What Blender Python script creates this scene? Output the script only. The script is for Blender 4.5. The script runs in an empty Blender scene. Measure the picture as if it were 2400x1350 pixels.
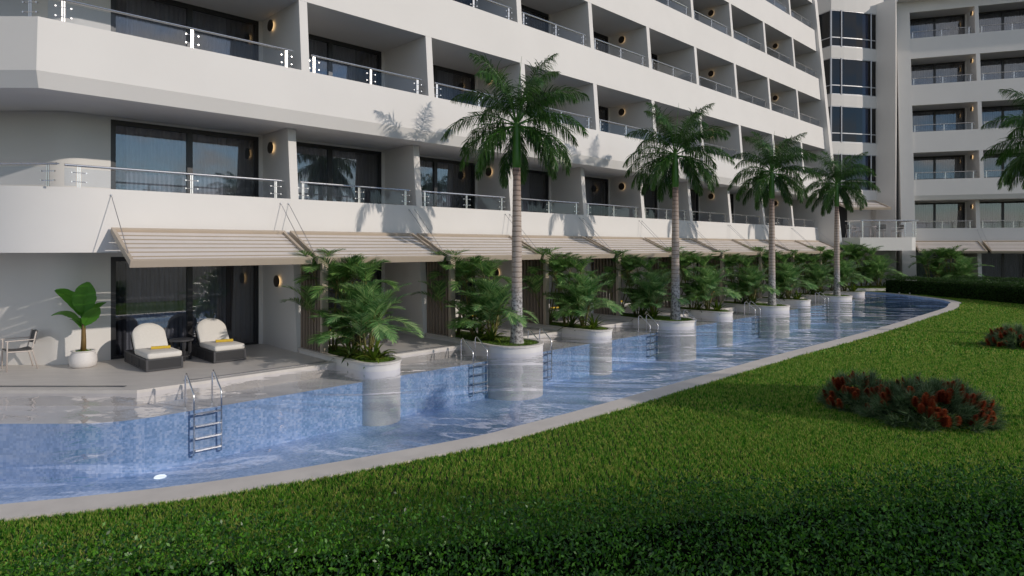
import bpy, math, random
import numpy as np
from mathutils import Vector, Matrix

# ------------------------------------------------------------------ camera, sky, sun, exposure
scene = bpy.context.scene
C = scene.collection
R = math.radians
CAM_H = 2.69
camd = bpy.data.cameras.new('camera'); cam = bpy.data.objects.new('camera', camd); C.objects.link(cam)
camd.sensor_width = 36; camd.lens = 22.5; camd.shift_y = -96.5 / 2400
camd.clip_start = 0.1; camd.clip_end = 3000
cam.location = (0, 0, CAM_H); cam.rotation_euler = (R(90), 0, 0)
scene.camera = cam

SUN_EL, SUN_AZ = 22.5, 113.0          # azimuth clockwise from +Y
world = bpy.data.worlds.new("World"); scene.world = world; world.use_nodes = True
wn = world.node_tree; bg = wn.nodes['Background']
sky = wn.nodes.new('ShaderNodeTexSky'); sky.sky_type = 'NISHITA'; sky.sun_disc = False
sky.sun_elevation = R(SUN_EL); sky.sun_rotation = R(SUN_AZ)
sky.altitude = 1200; sky.dust_density = 0.0; sky.ozone_density = 1.6
tc = wn.nodes.new('ShaderNodeTexCoord'); sp = wn.nodes.new('ShaderNodeSeparateXYZ'); wn.links.new(tc.outputs['Generated'], sp.inputs[0])
zz = wn.nodes.new('ShaderNodeMath'); zz.operation = 'ADD'; zz.inputs[1].default_value = .22; wn.links.new(sp.outputs['Z'], zz.inputs[0])
dv = wn.nodes.new('ShaderNodeVectorMath'); dv.operation = 'DIVIDE'; cb = wn.nodes.new('ShaderNodeCombineXYZ')
for q in range(3): wn.links.new(zz.outputs[0], cb.inputs[q])
wn.links.new(tc.outputs['Generated'], dv.inputs[0]); wn.links.new(cb.outputs[0], dv.inputs[1])
cn = wn.nodes.new('ShaderNodeTexNoise'); cn.inputs['Scale'].default_value = 1.7; cn.inputs['Detail'].default_value = 9; cn.inputs['Roughness'].default_value = .6; wn.links.new(dv.outputs[0], cn.inputs['Vector'])
cr = wn.nodes.new('ShaderNodeValToRGB'); cr.color_ramp.elements[0].position = .45; cr.color_ramp.elements[1].position = .64; wn.links.new(cn.outputs['Fac'], cr.inputs[0])
cm = wn.nodes.new('ShaderNodeMix'); cm.data_type = 'RGBA'; wn.links.new(cr.outputs[0], cm.inputs[0]); wn.links.new(sky.outputs[0], cm.inputs[6]); cm.inputs[7].default_value = (6.9, 6.4, 5.9, 1)
wn.links.new(cm.outputs[2], bg.inputs[0]); bg.inputs[1].default_value = 0.12
sund = bpy.data.lights.new('sun', 'SUN'); sund.energy = 2.35; sund.angle = R(0.6); sund.color = (1.0, 0.90, 0.795)
sun = bpy.data.objects.new('sun', sund); C.objects.link(sun)
S = Vector((math.sin(R(SUN_AZ)) * math.cos(R(SUN_EL)), math.cos(R(SUN_AZ)) * math.cos(R(SUN_EL)), math.sin(R(SUN_EL))))
sun.rotation_euler = (-S).to_track_quat('-Z', 'Y').to_euler()
sun.location = (30, -20, 40)
scene.view_settings.view_transform = 'Standard'; scene.view_settings.look = 'None'
scene.view_settings.gamma = 1; scene.view_settings.exposure = 0.0
scene.render.engine = 'CYCLES'
scene.cycles.max_bounces = 8; scene.cycles.transparent_max_bounces = 16
scene.cycles.diffuse_bounces = 4; scene.cycles.glossy_bounces = 4
scene.cycles.caustics_reflective = False; scene.cycles.caustics_refractive = False
scene.cycles.sample_clamp_indirect = 4.0

# ------------------------------------------------------------------ materials
def mat(name, base=(.8, .8, .8), rough=.6, metal=0, spec=.5):
    m = bpy.data.materials.new(name); m.use_nodes = True
    b = m.node_tree.nodes['Principled BSDF']
    b.inputs['Base Color'].default_value = (*base, 1); b.inputs['Roughness'].default_value = rough
    b.inputs['Metallic'].default_value = metal; b.inputs['Specular IOR Level'].default_value = spec
    return m

def N(m, t, **kw):
    n = m.node_tree.nodes.new(t)
    for k, v in kw.items(): setattr(n, k, v)
    return n

def L(m, a, b): m.node_tree.links.new(a, b)

def ramp(m, fac, stops):
    r = N(m, 'ShaderNodeValToRGB'); e = r.color_ramp.elements
    while len(e) < len(stops): e.new(.5)
    for i, (p, c) in enumerate(stops): e[i].position = p; e[i].color = (*c, 1)
    L(m, fac, r.inputs[0]); return r.outputs[0]

def coords(m, scale=(1, 1, 1), rot=0):
    tc = N(m, 'ShaderNodeTexCoord'); ge = N(m, 'ShaderNodeNewGeometry')
    mp = N(m, 'ShaderNodeMapping'); mp.inputs['Scale'].default_value = scale; mp.inputs['Rotation'].default_value = (0, 0, rot)
    L(m, ge.outputs['Position'], mp.inputs[0]); return mp.outputs[0]

def noise(m, vec, scale, detail=4, rough=.55, dist=0):
    n = N(m, 'ShaderNodeTexNoise'); n.inputs['Scale'].default_value = scale; n.inputs['Detail'].default_value = detail
    n.inputs['Roughness'].default_value = rough; n.inputs['Distortion'].default_value = dist
    L(m, vec, n.inputs['Vector']); return n.outputs['Fac']

def bump(m, h, strength, distance=.01):
    b = N(m, 'ShaderNodeBump'); b.inputs['Strength'].default_value = strength; b.inputs['Distance'].default_value = distance
    L(m, h, b.inputs['Height']); return b.outputs[0]

def textured(name, c0, c1, scale, rough=.7, bstr=.2, bdist=.005, aniso=(1, 1, 1), rot=0, detail=5):
    m = mat(name, c0, rough); p = m.node_tree.nodes['Principled BSDF']
    v = coords(m, aniso, rot); n = noise(m, v, scale, detail)
    L(m, ramp(m, n, [(.3, c0), (.7, c1)]), p.inputs['Base Color'])
    n2 = noise(m, coords(m), scale * 12, 3)
    L(m, bump(m, n2, bstr, bdist), p.inputs['Normal'])
    return m

A = .773; CA, SA = math.cos(A), math.sin(A)
M = {}
M['plaster'] = textured('white plaster', (.745, .722, .695), (.71, .688, .662), .6, .75, .12, .004)
M['travertine'] = textured('beige stone', (.66, .62, .575), (.575, .54, .50), 1.6, .45, .1, .002, (1, 3.2, 1), -A)
M['shelf'] = textured('pale shelf stone', (.84, .81, .78), (.76, .73, .70), 1.6, .5, .1, .002)
M['coping'] = textured('coping stone', (.70, .65, .595), (.60, .555, .505), 2.2, .6, .2, .003)
M['planterstone'] = textured('planter stone', (.80, .765, .73), (.73, .70, .665), 3, .6, .15, .003)
M['taupe'] = textured('taupe aluminium', (.50, .415, .325), (.47, .39, .305), 2, .45, .05, .001)
M['louvre'] = textured('pale louvre', (.74, .68, .64), (.70, .645, .60), 2, .5, .05, .001)
M['slat'] = textured('brown timber slat', (.30, .235, .185), (.235, .18, .14), 6, .55, .1, .002, (1, 1, .1))
M['charcoal'] = mat('charcoal window frame', (.022, .022, .025), .35)
M['steel'] = mat('polished steel', (.74, .73, .72), .26, 1)
M['greysteel'] = mat('brushed steel', (.45, .45, .48), .3, 1)
M['chairframe'] = mat('taupe powder coated frame', (.56, .50, .46), .45)
M['sling'] = textured('grey sling fabric', (.13, .125, .12), (.10, .095, .09), 40, .8)
M['cushion'] = textured('cream cushion fabric', (.74, .71, .66), (.69, .66, .61), 30, .9, .3, .002)
M['towel'] = textured('yellow towel', (.72, .50, .06), (.62, .42, .04), 60, .95, .6, .004)
M['pot'] = textured('white ceramic pot', (.74, .71, .69), (.68, .655, .64), 25, .6, .2, .002)
M['soil'] = textured('dark soil', (.03, .022, .015), (.06, .045, .03), 20, .95, .6, .01)
M['lampdisc'] = mat('dark bronze', (.045, .03, .022), .5)
M['dark'] = mat('unlit room shade', (.03, .03, .033), .9)  # near-black colour stands in for the shade inside rooms and openings
M['mullion'] = mat('pale aluminium mullion', (.50, .50, .52), .4, .3)
M['grate'] = mat('dark grate', (.035, .032, .03), .5)

def wicker():
    m = mat('charcoal woven wicker', (.035, .035, .038), .6); p = m.node_tree.nodes['Principled BSDF']
    tc = N(m, 'ShaderNodeTexCoord'); w = N(m, 'ShaderNodeTexWave'); w.wave_type = 'BANDS'; w.bands_direction = 'Z'
    w.inputs['Scale'].default_value = 18; L(m, tc.outputs['Object'], w.inputs[0])
    w2 = N(m, 'ShaderNodeTexWave'); w2.bands_direction = 'DIAGONAL'; w2.inputs['Scale'].default_value = 22; L(m, tc.outputs['Object'], w2.inputs[0])
    mm = N(m, 'ShaderNodeMath', operation='MULTIPLY'); L(m, w.outputs['Fac'], mm.inputs[0]); L(m, w2.outputs['Fac'], mm.inputs[1])
    L(m, ramp(m, mm.outputs[0], [(0, (.018, .018, .02)), (1, (.075, .075, .08))]), p.inputs['Base Color'])
    L(m, bump(m, mm.outputs[0], .8, .006), p.inputs['Normal']); return m
M['wicker'] = wicker()

def emitter(name, col, s):
    m = bpy.data.materials.new(name); m.use_nodes = True; nt = m.node_tree; nt.nodes.clear()
    e = nt.nodes.new('ShaderNodeEmission'); e.inputs[0].default_value = (*col, 1); e.inputs[1].default_value = s
    o = nt.nodes.new('ShaderNodeOutputMaterial'); nt.links.new(e.outputs[0], o.inputs[0]); return m
M['glow'] = emitter('warm lamp light', (1, .66, .32), 1.1)
M['poolglow'] = emitter('pool light', (.85, .93, 1), 1.4)

def schlick(m, f0, f90, normal=None):
    lw = N(m, 'ShaderNodeLayerWeight'); lw.inputs[0].default_value = .5
    if normal is not None: L(m, normal, lw.inputs['Normal'])
    pw = N(m, 'ShaderNodeMath', operation='POWER'); pw.inputs[1].default_value = 5; L(m, lw.outputs['Facing'], pw.inputs[0])
    ma = N(m, 'ShaderNodeMath', operation='MULTIPLY_ADD', use_clamp=True); ma.inputs[1].default_value = f90 - f0; ma.inputs[2].default_value = f0
    L(m, pw.outputs[0], ma.inputs[0]); return ma.outputs[0]

def glass(name, tint, f0, rough=0.0):
    m = bpy.data.materials.new(name); m.use_nodes = True; nt = m.node_tree; nt.nodes.clear()
    t = N(m, 'ShaderNodeBsdfTransparent'); t.inputs[0].default_value = (*tint, 1)
    g = N(m, 'ShaderNodeBsdfGlossy'); g.inputs['Roughness'].default_value = rough
    x = N(m, 'ShaderNodeMixShader'); o = N(m, 'ShaderNodeOutputMaterial')
    L(m, schlick(m, f0, 1.0), x.inputs[0]); L(m, t.outputs[0], x.inputs[1]); L(m, g.outputs[0], x.inputs[2]); L(m, x.outputs[0], o.inputs[0])
    return m
M['pane'] = glass('window glass', (.80, .82, .86), .13)
M['railglass'] = glass('balustrade glass', (.91, .93, .96), .022)
M['towerglass'] = glass('tinted tower glass', (.10, .13, .19), .06, .02)

def fabric(name, c, dark, trans):
    m = bpy.data.materials.new(name); m.use_nodes = True; p = m.node_tree.nodes['Principled BSDF']
    p.inputs['Roughness'].default_value = .9
    v = coords(m, (1, 1, .08)); n = noise(m, v, 9, 3)
    L(m, ramp(m, n, [(.3, dark), (.7, c)]), p.inputs['Base Color']); return m
M['sheer'] = fabric('sheer grey curtain', (.50, .49, .50), (.36, .35, .36), 0)
M['drape'] = fabric('dark grey drape', (.17, .165, .17), (.11, .105, .11), 0)

def foliage(name, stops, rough=.45, trans=.3, spec=.4, scale=1.5, wr=.6, wn_=.55):
    m = bpy.data.materials.new(name); m.use_nodes = True; p = m.node_tree.nodes['Principled BSDF']
    o = m.node_tree.nodes['Material Output']
    p.inputs['Roughness'].default_value = rough; p.inputs['Specular IOR Level'].default_value = spec
    ge = N(m, 'ShaderNodeNewGeometry')
    n = noise(m, ge.outputs['Position'], scale, 3)
    ad = N(m, 'ShaderNodeMath', operation='MULTIPLY_ADD'); ad.inputs[1].default_value = wr
    L(m, ge.outputs['Random Per Island'], ad.inputs[0])
    sb = N(m, 'ShaderNodeMath', operation='MULTIPLY'); sb.inputs[1].default_value = wn_; L(m, n, sb.inputs[0]); L(m, sb.outputs[0], ad.inputs[2])
    col = ramp(m, ad.outputs[0], stops)
    L(m, col, p.inputs['Base Color'])
    t = N(m, 'ShaderNodeBsdfTranslucent'); L(m, col, t.inputs[0])
    x = N(m, 'ShaderNodeMixShader'); x.inputs[0].default_value = trans
    L(m, p.outputs[0], x.inputs[1]); L(m, t.outputs[0], x.inputs[2]); L(m, x.outputs[0], o.inputs[0])
    return m
M['palmleaf'] = foliage('royal palm leaf', [(.15, (.014, .05, .009)), (.5, (.035, .105, .018)), (.85, (.095, .20, .04))], .3, .35, .5)
M['areca'] = foliage('areca leaf', [(.15, (.025, .08, .022)), (.5, (.09, .22, .05)), (.85, (.30, .48, .14))], .3, .4, .55)
M['arecabright'] = foliage('bright palm leaf', [(.15, (.05, .15, .045)), (.5, (.15, .33, .10)), (.85, (.44, .62, .25))], .3, .4, .55)
M['bromeliad'] = foliage('bromeliad leaf', [(.1, (.05, .10, .010)), (.5, (.11, .19, .018)), (.9, (.20, .26, .03))], .4)
M['brodark'] = foliage('dark bromeliad leaf', [(.1, (.02, .05, .010)), (.5, (.05, .09, .012)), (.9, (.10, .12, .02))], .4)
M['banana'] = foliage('banana leaf', [(.1, (.03, .14, .015)), (.5, (.07, .26, .025)), (.9, (.16, .42, .04))], .3, .45, .5, 3)
M['grass'] = foliage('lawn grass', [(.25, (.012, .07, .005)), (.45, (.055, .24, .013)), (.63, (.14, .38, .028)), (.88, (.50, .50, .13))], .5, .35, .2, 7, .62, .62)
M['moss'] = foliage('ground cover', [(.1, (.05, .12, .01)), (.5, (.11, .22, .02)), (.9, (.2, .3, .04))], .6, .3)
M['hedge'] = foliage('hedge leaf', [(.2, (.006, .032, .003)), (.5, (.025, .11, .010)), (.85, (.12, .32, .025))], .36, .28, .45, 3, .6, .6)
M['farhedge'] = foliage('far hedge leaf', [(.1, (.008, .03, .004)), (.5, (.02, .065, .007)), (.9, (.045, .11, .012))], .5, .2, .3)
M['needle'] = foliage('blue green needles', [(.1, (.03, .075, .025)), (.5, (.09, .16, .06)), (.9, (.28, .36, .20))], .5, .2, .3)
M['redflower'] = foliage('red flower spike', [(.1, (.14, .014, .006)), (.5, (.36, .055, .016)), (.9, (.62, .17, .05))], .7, .2, .2)
M['cane'] = textured('yellow green cane', (.20, .15, .04), (.13, .16, .05), 6, .5)
M['crownshaft'] = textured('green crownshaft', (.04, .15, .012), (.07, .21, .02), 3, .35, .05, .001, (1, 1, .3))
M['twig_and_core'] = mat('dark twigs and hedge core shade', (.006, .009, .004), 1, 0, 0)  # twigs and trunk, also the painted shade inside the hedges

def trunkmat():
    m = mat('ringed palm trunk', (.4, .37, .34), .8); p = m.node_tree.nodes['Principled BSDF']
    tc = N(m, 'ShaderNodeTexCoord'); sx = N(m, 'ShaderNodeSeparateXYZ'); L(m, tc.outputs['Object'], sx.inputs[0])
    w = N(m, 'ShaderNodeTexWave'); w.wave_type = 'BANDS'; w.bands_direction = 'Z'; w.inputs['Scale'].default_value = 2.3
    w.inputs['Distortion'].default_value = 1.5; w.inputs['Detail Scale'].default_value = 3; L(m, tc.outputs['Object'], w.inputs[0])
    c1 = ramp(m, w.outputs['Fac'], [(0, (.20, .15, .12)), (.10, (.37, .30, .25)), (.6, (.49, .41, .355)), (1, (.42, .345, .29))])
    n = noise(m, tc.outputs['Object'], 16, 6, .7)
    blotch = ramp(m, n, [(.42, (.13, .12, .12)), (.54, (.48, .46, .45))])
    fz = N(m, 'ShaderNodeMapRange'); fz.inputs[1].default_value = 1.1; fz.inputs[2].default_value = 1.7; L(m, sx.outputs['Z'], fz.inputs[0])
    mx = N(m, 'ShaderNodeMix', data_type='RGBA'); L(m, fz.outputs[0], mx.inputs[0]); L(m, blotch, mx.inputs[6]); L(m, c1, mx.inputs[7])
    fz2 = N(m, 'ShaderNodeMapRange'); fz2.inputs[1].default_value = 3.4; fz2.inputs[2].default_value = 4.6; fz2.inputs[4].default_value = .65; L(m, sx.outputs['Z'], fz2.inputs[0])
    red = ramp(m, w.outputs['Fac'], [(0, (.10, .05, .045)), (1, (.26, .15, .12))])
    mx2 = N(m, 'ShaderNodeMix', data_type='RGBA'); L(m, fz2.outputs[0], mx2.inputs[0]); L(m, mx.outputs[2], mx2.inputs[6]); L(m, red, mx2.inputs[7])
    L(m, mx2.outputs[2], p.inputs['Base Color']); L(m, bump(m, w.outputs['Fac'], .25, .01), p.inputs['Normal']); return m
M['trunk'] = trunkmat()

def mosaic():
    m = mat('blue glass mosaic', (.1, .2, .4), .35); p = m.node_tree.nodes['Principled BSDF']
    v = coords(m, (1, 1, 1), -A)
    def cells(s):
        a = N(m, 'ShaderNodeVectorMath', operation='MULTIPLY_ADD'); a.inputs[1].default_value = (1 / s,) * 3; a.inputs[2].default_value = (.31, .37, .43); L(m, v, a.inputs[0])
        f = N(m, 'ShaderNodeVectorMath', operation='FLOOR'); L(m, a.outputs[0], f.inputs[0])
        w = N(m, 'ShaderNodeTexWhiteNoise'); w.noise_dimensions = '3D'; L(m, f.outputs[0], w.inputs[0]); return w.outputs['Value']
    a = cells(.04)
    sx = N(m, 'ShaderNodeSeparateXYZ'); L(m, v, sx.inputs[0]); q = N(m, 'ShaderNodeMath', operation='MULTIPLY'); q.inputs[1].default_value = 1 / .16; L(m, sx.outputs['X'], q.inputs[0])
    fl = N(m, 'ShaderNodeMath', operation='FLOOR'); L(m, q.outputs[0], fl.inputs[0]); w = N(m, 'ShaderNodeTexWhiteNoise'); w.noise_dimensions = '1D'; L(m, fl.outputs[0], w.inputs['W'])
    bl = N(m, 'ShaderNodeMath', operation='MULTIPLY'); bl.inputs[1].default_value = .3; L(m, w.outputs['Value'], bl.inputs[0])
    s = N(m, 'ShaderNodeMath', operation='MULTIPLY_ADD'); s.inputs[1].default_value = .70; L(m, a, s.inputs[0]); L(m, bl.outputs[0], s.inputs[2])
    L(m, ramp(m, s.outputs[0], [(0, (.22, .38, .62)), (.5, (.36, .53, .80)), (1, (.60, .72, .92))]), p.inputs['Base Color'])
    return m
M['mosaic'] = mosaic()

def water():
    m = bpy.data.materials.new('pool water'); m.use_nodes = True; m.node_tree.nodes.clear()
    v = coords(m, (1, 1, 1), -.35)
    v2 = coords(m, (.55, 1.15, 1), -.35)
    n1 = noise(m, v2, .42, 2, .42, 1.6); n2 = noise(m, v, 3.2, 2, .5, .6)
    b1 = N(m, 'ShaderNodeBump'); b1.inputs['Strength'].default_value = 1; b1.inputs['Distance'].default_value = .11; L(m, n1, b1.inputs['Height'])
    b2 = N(m, 'ShaderNodeBump'); b2.inputs['Strength'].default_value = 1; b2.inputs['Distance'].default_value = .008; L(m, n2, b2.inputs['Height']); L(m, b1.outputs[0], b2.inputs['Normal'])
    t = N(m, 'ShaderNodeBsdfTransparent'); t.inputs[0].default_value = (.965, .975, 1.0, 1)
    g = N(m, 'ShaderNodeBsdfGlossy'); g.inputs['Roughness'].default_value = .01; L(m, b2.outputs[0], g.inputs['Normal'])
    g.inputs[0].default_value = (.93, .93, 1, 1)
    x = N(m, 'ShaderNodeMixShader'); o = N(m, 'ShaderNodeOutputMaterial')
    L(m, schlick(m, .075, 1.0, b2.outputs[0]), x.inputs[0]); L(m, t.outputs[0], x.inputs[1]); L(m, g.outputs[0], x.inputs[2]); L(m, x.outputs[0], o.inputs[0])
    return m
M['water'] = water()
M['lawnsoil'] = textured('lawn thatch', (.014, .022, .006), (.03, .028, .010), 3, .95, .6, .02)
M['ground'] = textured('ground', (.10, .12, .05), (.16, .15, .08), .4, .95)

# ------------------------------------------------------------------ object helpers
def tag(o, label=None, cat=None, group=None, kind=None):
    if label: o['label'] = label
    if cat: o['category'] = cat
    if group: o['group'] = group
    if kind: o['kind'] = kind
    return o

def empty(name, loc=(0, 0, 0), rz=0, **kw):
    o = bpy.data.objects.new(name, None); C.objects.link(o); o.empty_display_size = .2
    o.location = loc; o.rotation_euler = (0, 0, rz); return tag(o, **kw)

def wloc(o):
    v = Vector((0, 0, 0))
    while o: v += o.location; o = o.parent
    return v

class MB:
    def __init__(s): s.v = []; s.f = []; s.mi = []
    def add(s, vs, fs, mi=0):
        k = len(s.v); s.v += [tuple(x) for x in vs]; s.f += [tuple(i + k for i in f) for f in fs]; s.mi += [mi] * len(fs)
    def hexa(s, c, mi=0):     # 8 corners: bottom loop 4, top loop 4
        s.add(c, [(3, 2, 1, 0), (4, 5, 6, 7), (0, 1, 5, 4), (1, 2, 6, 5), (2, 3, 7, 6), (3, 0, 4, 7)], mi)
    def box(s, x0, x1, y0, y1, z0, z1, fr=None, mi=0):
        c = [(x0, y0, z0), (x1, y0, z0), (x1, y1, z0), (x0, y1, z0), (x0, y0, z1), (x1, y0, z1), (x1, y1, z1), (x0, y1, z1)]
        if fr: c = [fr(*q) for q in c]
        s.hexa(c, mi)
    def prism(s, sec, t0, t1, fr, mi=0):    # section of (p, z), extruded along t
        n = len(sec)
        vs = [fr(t0, p, z) for p, z in sec] + [fr(t1, p, z) for p, z in sec]
        s.add(vs, [(i, (i + 1) % n, (i + 1) % n + n, i + n) for i in range(n)] + [tuple(range(n))[::-1], tuple(range(n, 2 * n))], mi)
    def plate(s, outline, z0, z1, fr=None, mi=0):   # closed outline of (x, y)
        n = len(outline); f = fr or (lambda x, y, z: (x, y, z))
        vs = [f(x, y, z0) for x, y in outline] + [f(x, y, z1) for x, y in outline]
        s.add(vs, [(i, (i + 1) % n, (i + 1) % n + n, i + n) for i in range(n)] + [tuple(range(n))[::-1], tuple(range(n, 2 * n))], mi)
    def tube(s, pts, r, n=8, mi=0, cap=True):
        pts = [Vector(p) for p in pts]; k = len(pts); rs = r if isinstance(r, (list, tuple)) else [r] * k
        vs = []; up = None
        for i, p in enumerate(pts):
            d = (pts[min(i + 1, k - 1)] - pts[max(i - 1, 0)]).normalized()
            if up is None: up = Vector((0, 0, 1)) if abs(d.z) < .9 else Vector((1, 0, 0))
            a = d.cross(up).normalized(); b = a.cross(d).normalized(); up = b
            vs += [p + (a * math.cos(2 * math.pi * j / n) + b * math.sin(2 * math.pi * j / n)) * rs[i] for j in range(n)]
        fs = [(i * n + j, i * n + (j + 1) % n, (i + 1) * n + (j + 1) % n, (i + 1) * n + j) for i in range(k - 1) for j in range(n)]
        if cap: fs += [tuple(range(n))[::-1], tuple(range((k - 1) * n, k * n))]
        s.add(vs, fs, mi)
    def lathe(s, prof, n=32, cx=0, cy=0, mi=0):     # profile of (r, z)
        vs = [(cx + r * math.cos(2 * math.pi * j / n), cy + r * math.sin(2 * math.pi * j / n), z) for r, z in prof for j in range(n)]
        k = len(prof)
        s.add(vs, [(i * n + j, i * n + (j + 1) % n, (i + 1) * n + (j + 1) % n, (i + 1) * n + j) for i in range(k - 1) for j in range(n)], mi)
    def build(s, name, m, parent=None, local=False, smooth=False, bevel=0, loc=None, rz=0):
        me = bpy.data.meshes.new(name)
        vs = s.v
        if parent is not None and not local:
            w = wloc(parent); vs = [(x - w.x, y - w.y, z - w.z) for x, y, z in vs]
        me.from_pydata(vs, [], s.f)
        for q in (m if isinstance(m, (list, tuple)) else [m]): me.materials.append(q)
        me.polygons.foreach_set('material_index', s.mi)
        if smooth: me.polygons.foreach_set('use_smooth', [True] * len(me.polygons))
        me.update()
        o = bpy.data.objects.new(name, me); C.objects.link(o)
        if parent is not None: o.parent = parent
        if loc is not None: o.location = loc
        o.rotation_euler = (0, 0, rz)
        if smooth == 'auto':
            md = o.modifiers.new('edges', 'EDGE_SPLIT'); md.split_angle = R(12 if name in ('parapet', 'wall') else 35)
        if bevel:
            md = o.modifiers.new('bevel', 'BEVEL'); md.width = bevel; md.segments = 2; md.limit_method = 'ANGLE'
        return o

def copy_tree(o, parent=None):
    c = o.copy(); C.objects.link(c); c.parent = parent
    for ch in list(o.children): copy_tree(ch, c)
    return c

def np_mesh(name, verts, nper, m, parent=None, tri=True):
    """many small loose faces: verts is (k*nper, 3), each nper vertices one polygon"""
    me = bpy.data.meshes.new(name); nv = len(verts); nf = nv // nper
    me.vertices.add(nv); me.vertices.foreach_set('co', verts.astype(np.float32).ravel())
    me.loops.add(nv); me.loops.foreach_set('vertex_index', np.arange(nv, dtype=np.int32))
    me.polygons.add(nf); me.polygons.foreach_set('loop_start', np.arange(0, nv, nper, dtype=np.int32))
    me.update(calc_edges=True); me.materials.append(m)
    o = bpy.data.objects.new(name, me); C.objects.link(o)
    if parent: o.parent = parent
    return o

def frame(ox, oy, ang):
    c, s = math.cos(ang), math.sin(ang)
    return lambda t, p, z: (ox + t * c - p * s, oy + t * s + p * c, z)
FM = frame(0, 0, A)
B = -R(18.1)
FR_O = (26.64 + 15.23 * math.sin(B), 42.46 - 15.23 * math.cos(B))
FRt = frame(FR_O[0], FR_O[1], B)
ORD = ['first', 'second', 'third', 'fourth', 'fifth', 'sixth', 'seventh', 'eighth', 'ninth', 'tenth', 'eleventh', 'twelfth']

PITCH = 3.964
TF = [19.35 + (i - 4) * PITCH for i in range(0, 12)]        # left face of partition i (A=1 ... J=10)

def pf(z):
    return 15.23 + .082 * (z - 7.14) if z >= 5.99 else 15.47 + .094 * z

def stations(p, c=-2.88, left=-20, tend=43.1, rc=None, n=31):
    """plan points of an offset line: left section parallel to the picture, bend, then the long facade"""
    pts = [(left, p + c)]
    def inter(q):
        t = (q + c - CA * q) / SA
        return t * CA - q * SA, q + c
    if rc is None: pts.append(inter(p))
    else:
        cx, cy = inter(rc); r = rc - p
        for k in range(n):
            th = R(-90) + (A) * k / (n - 1)
            pts.append((cx + r * math.cos(th), cy + r * math.sin(th)))
    x, y, _ = FM(tend, p, 0); pts.append((x, y))
    return pts

def sweep(mb, sec, mi=0, stfn=stations, **kw):
    cols = [stfn(p, **kw) for p, z in sec]; ns = len(cols[0]); n = len(sec)
    vs = [(cols[j][i][0], cols[j][i][1], sec[j][1]) for i in range(ns) for j in range(n)]
    fs = [(i * n + j, (i + 1) * n + j, (i + 1) * n + (j + 1) % n, i * n + (j + 1) % n) for i in range(ns - 1) for j in range(n)]
    fs += [tuple(range(n)), tuple(range((ns - 1) * n, ns * n))[::-1]]
    mb.add(vs, fs, mi)

LV = {1: (3.93, 2.57), 2: (7.14, 5.79), 3: (10.34, 8.95), 4: (13.54, 12.15), 5: (16.74, 15.35), 6: (19.94, 18.55)}
def floor_z(n): return 0 if n == 0 else LV[n][0] - .65
def ceil_z(n): return LV[n + 1][1]
WALLP = 17.57

def parapet_sec(n):
    zt, zb = LV[n]
    if n == 2:
        return [(pf(6.08) + .13, 5.77), (pf(6.08), 6.08), (pf(zt), zt), (pf(zt) + .22, zt), (pf(zt) + .22, 5.77)]
    return [(pf(zb), zb), (pf(zt), zt), (pf(zt) + .22, zt), (pf(zt) + .22, zb)]
def slab_sec(n):
    zt, zb = LV[n]; a = pf(zt) + .22
    return [(a - .002, zb + .003), (a - .002, zt - .65), (18.6, zt - .65), (18.6, zb + .003)]

# ------------------------------------------------------------------ repeated building pieces (local: x along facade, y inward)
def make_door(parent):
    w, h = 3.56, 2.45
    f = MB()
    f.box(0, w, 0, .10, h - .11, h); f.box(0, w, 0, .10, 0, .06)
    f.box(0, .07, .002, .098, .06, h - .11); f.box(w - .07, w, .002, .098, .06, h - .11)
    f.box(w / 2 - .065, w / 2 + .065, -.004, .094, .06, h - .11)
    f.box(.07, .12, .03, .08, .06, h - .11); f.box(w - .12, w - .07, .03, .08, .06, h - .11)
    o = f.build('sliding_door', M['charcoal'], parent, local=True)
    g = MB()
    for a, b in ((.12, w / 2 - .065), (w / 2 + .065, w - .12)): g.box(a, b, .05, .056, .06, h - .11)
    g.build('pane', M['pane'], o, local=True)
    rnd = random.Random(3)
    def pleat(a, b, y, amp, per, name, m):
        k = MB(); n = int((b - a) / per * 6); ph = 0; pts = []
        for i in range(n + 1):
            x = a + (b - a) * i / n; ph += 2 * math.pi / 6 * rnd.uniform(.8, 1.2)
            pts.append((x, y + amp * math.sin(ph)))
        vs = [(x, yy, .03) for x, yy in pts] + [(x, yy, h - .02) for x, yy in pts]
        k.add(vs, [(i, i + 1, i + n + 2, i + n + 1) for i in range(n)])
        k.build(name, m, o, local=True, smooth=True)
    pleat(.02, w - .02, .42, .035, .11, 'sheer_curtain', M['sheer'])
    pleat(.02, .42, .30, .05, .13, 'curtain', M['drape'])
    pleat(w - .75, w - .02, .30, .05, .13, 'curtain', M['drape'])
    return o

def make_rail(parent, x0, x1, posts, name='railing'):
    hr = MB(); hr.tube([(x0, 0, .46), (x1, 0, .46)], .026, 10)
    hr.tube([(x1 - .001, 0, .46), (x1 + .05, 0, .46)], .012, 6)
    o = hr.build(name, M['steel'], parent, local=True, smooth='auto')
    for x in posts:
        q = MB()
        q.box(x - .03, x - .008, -.006, .006, 0, .44); q.box(x + .008, x + .03, -.006, .006, 0, .44)
        for z in (.12, .31):
            q.tube([(x - .13, -.002, z), (x + .13, -.002, z)], .008, 6)
            for s in (-1, 1): q.tube([(x + s * .13, -.022, z), (x + s * .13, .018, z)], .017, 8)
        q.build('post', M['steel'], o, local=True)
    g = MB()
    for a, b in zip(posts[:-1], posts[1:]): g.box(a + .05, b - .05, .006, .016, .03, .40)
    if posts[0] - x0 > .12: g.box(x0, posts[0] - .05, .006, .016, .03, .40)
    g.build('glass_panel', M['railglass'], o, local=True)
    return o

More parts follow.
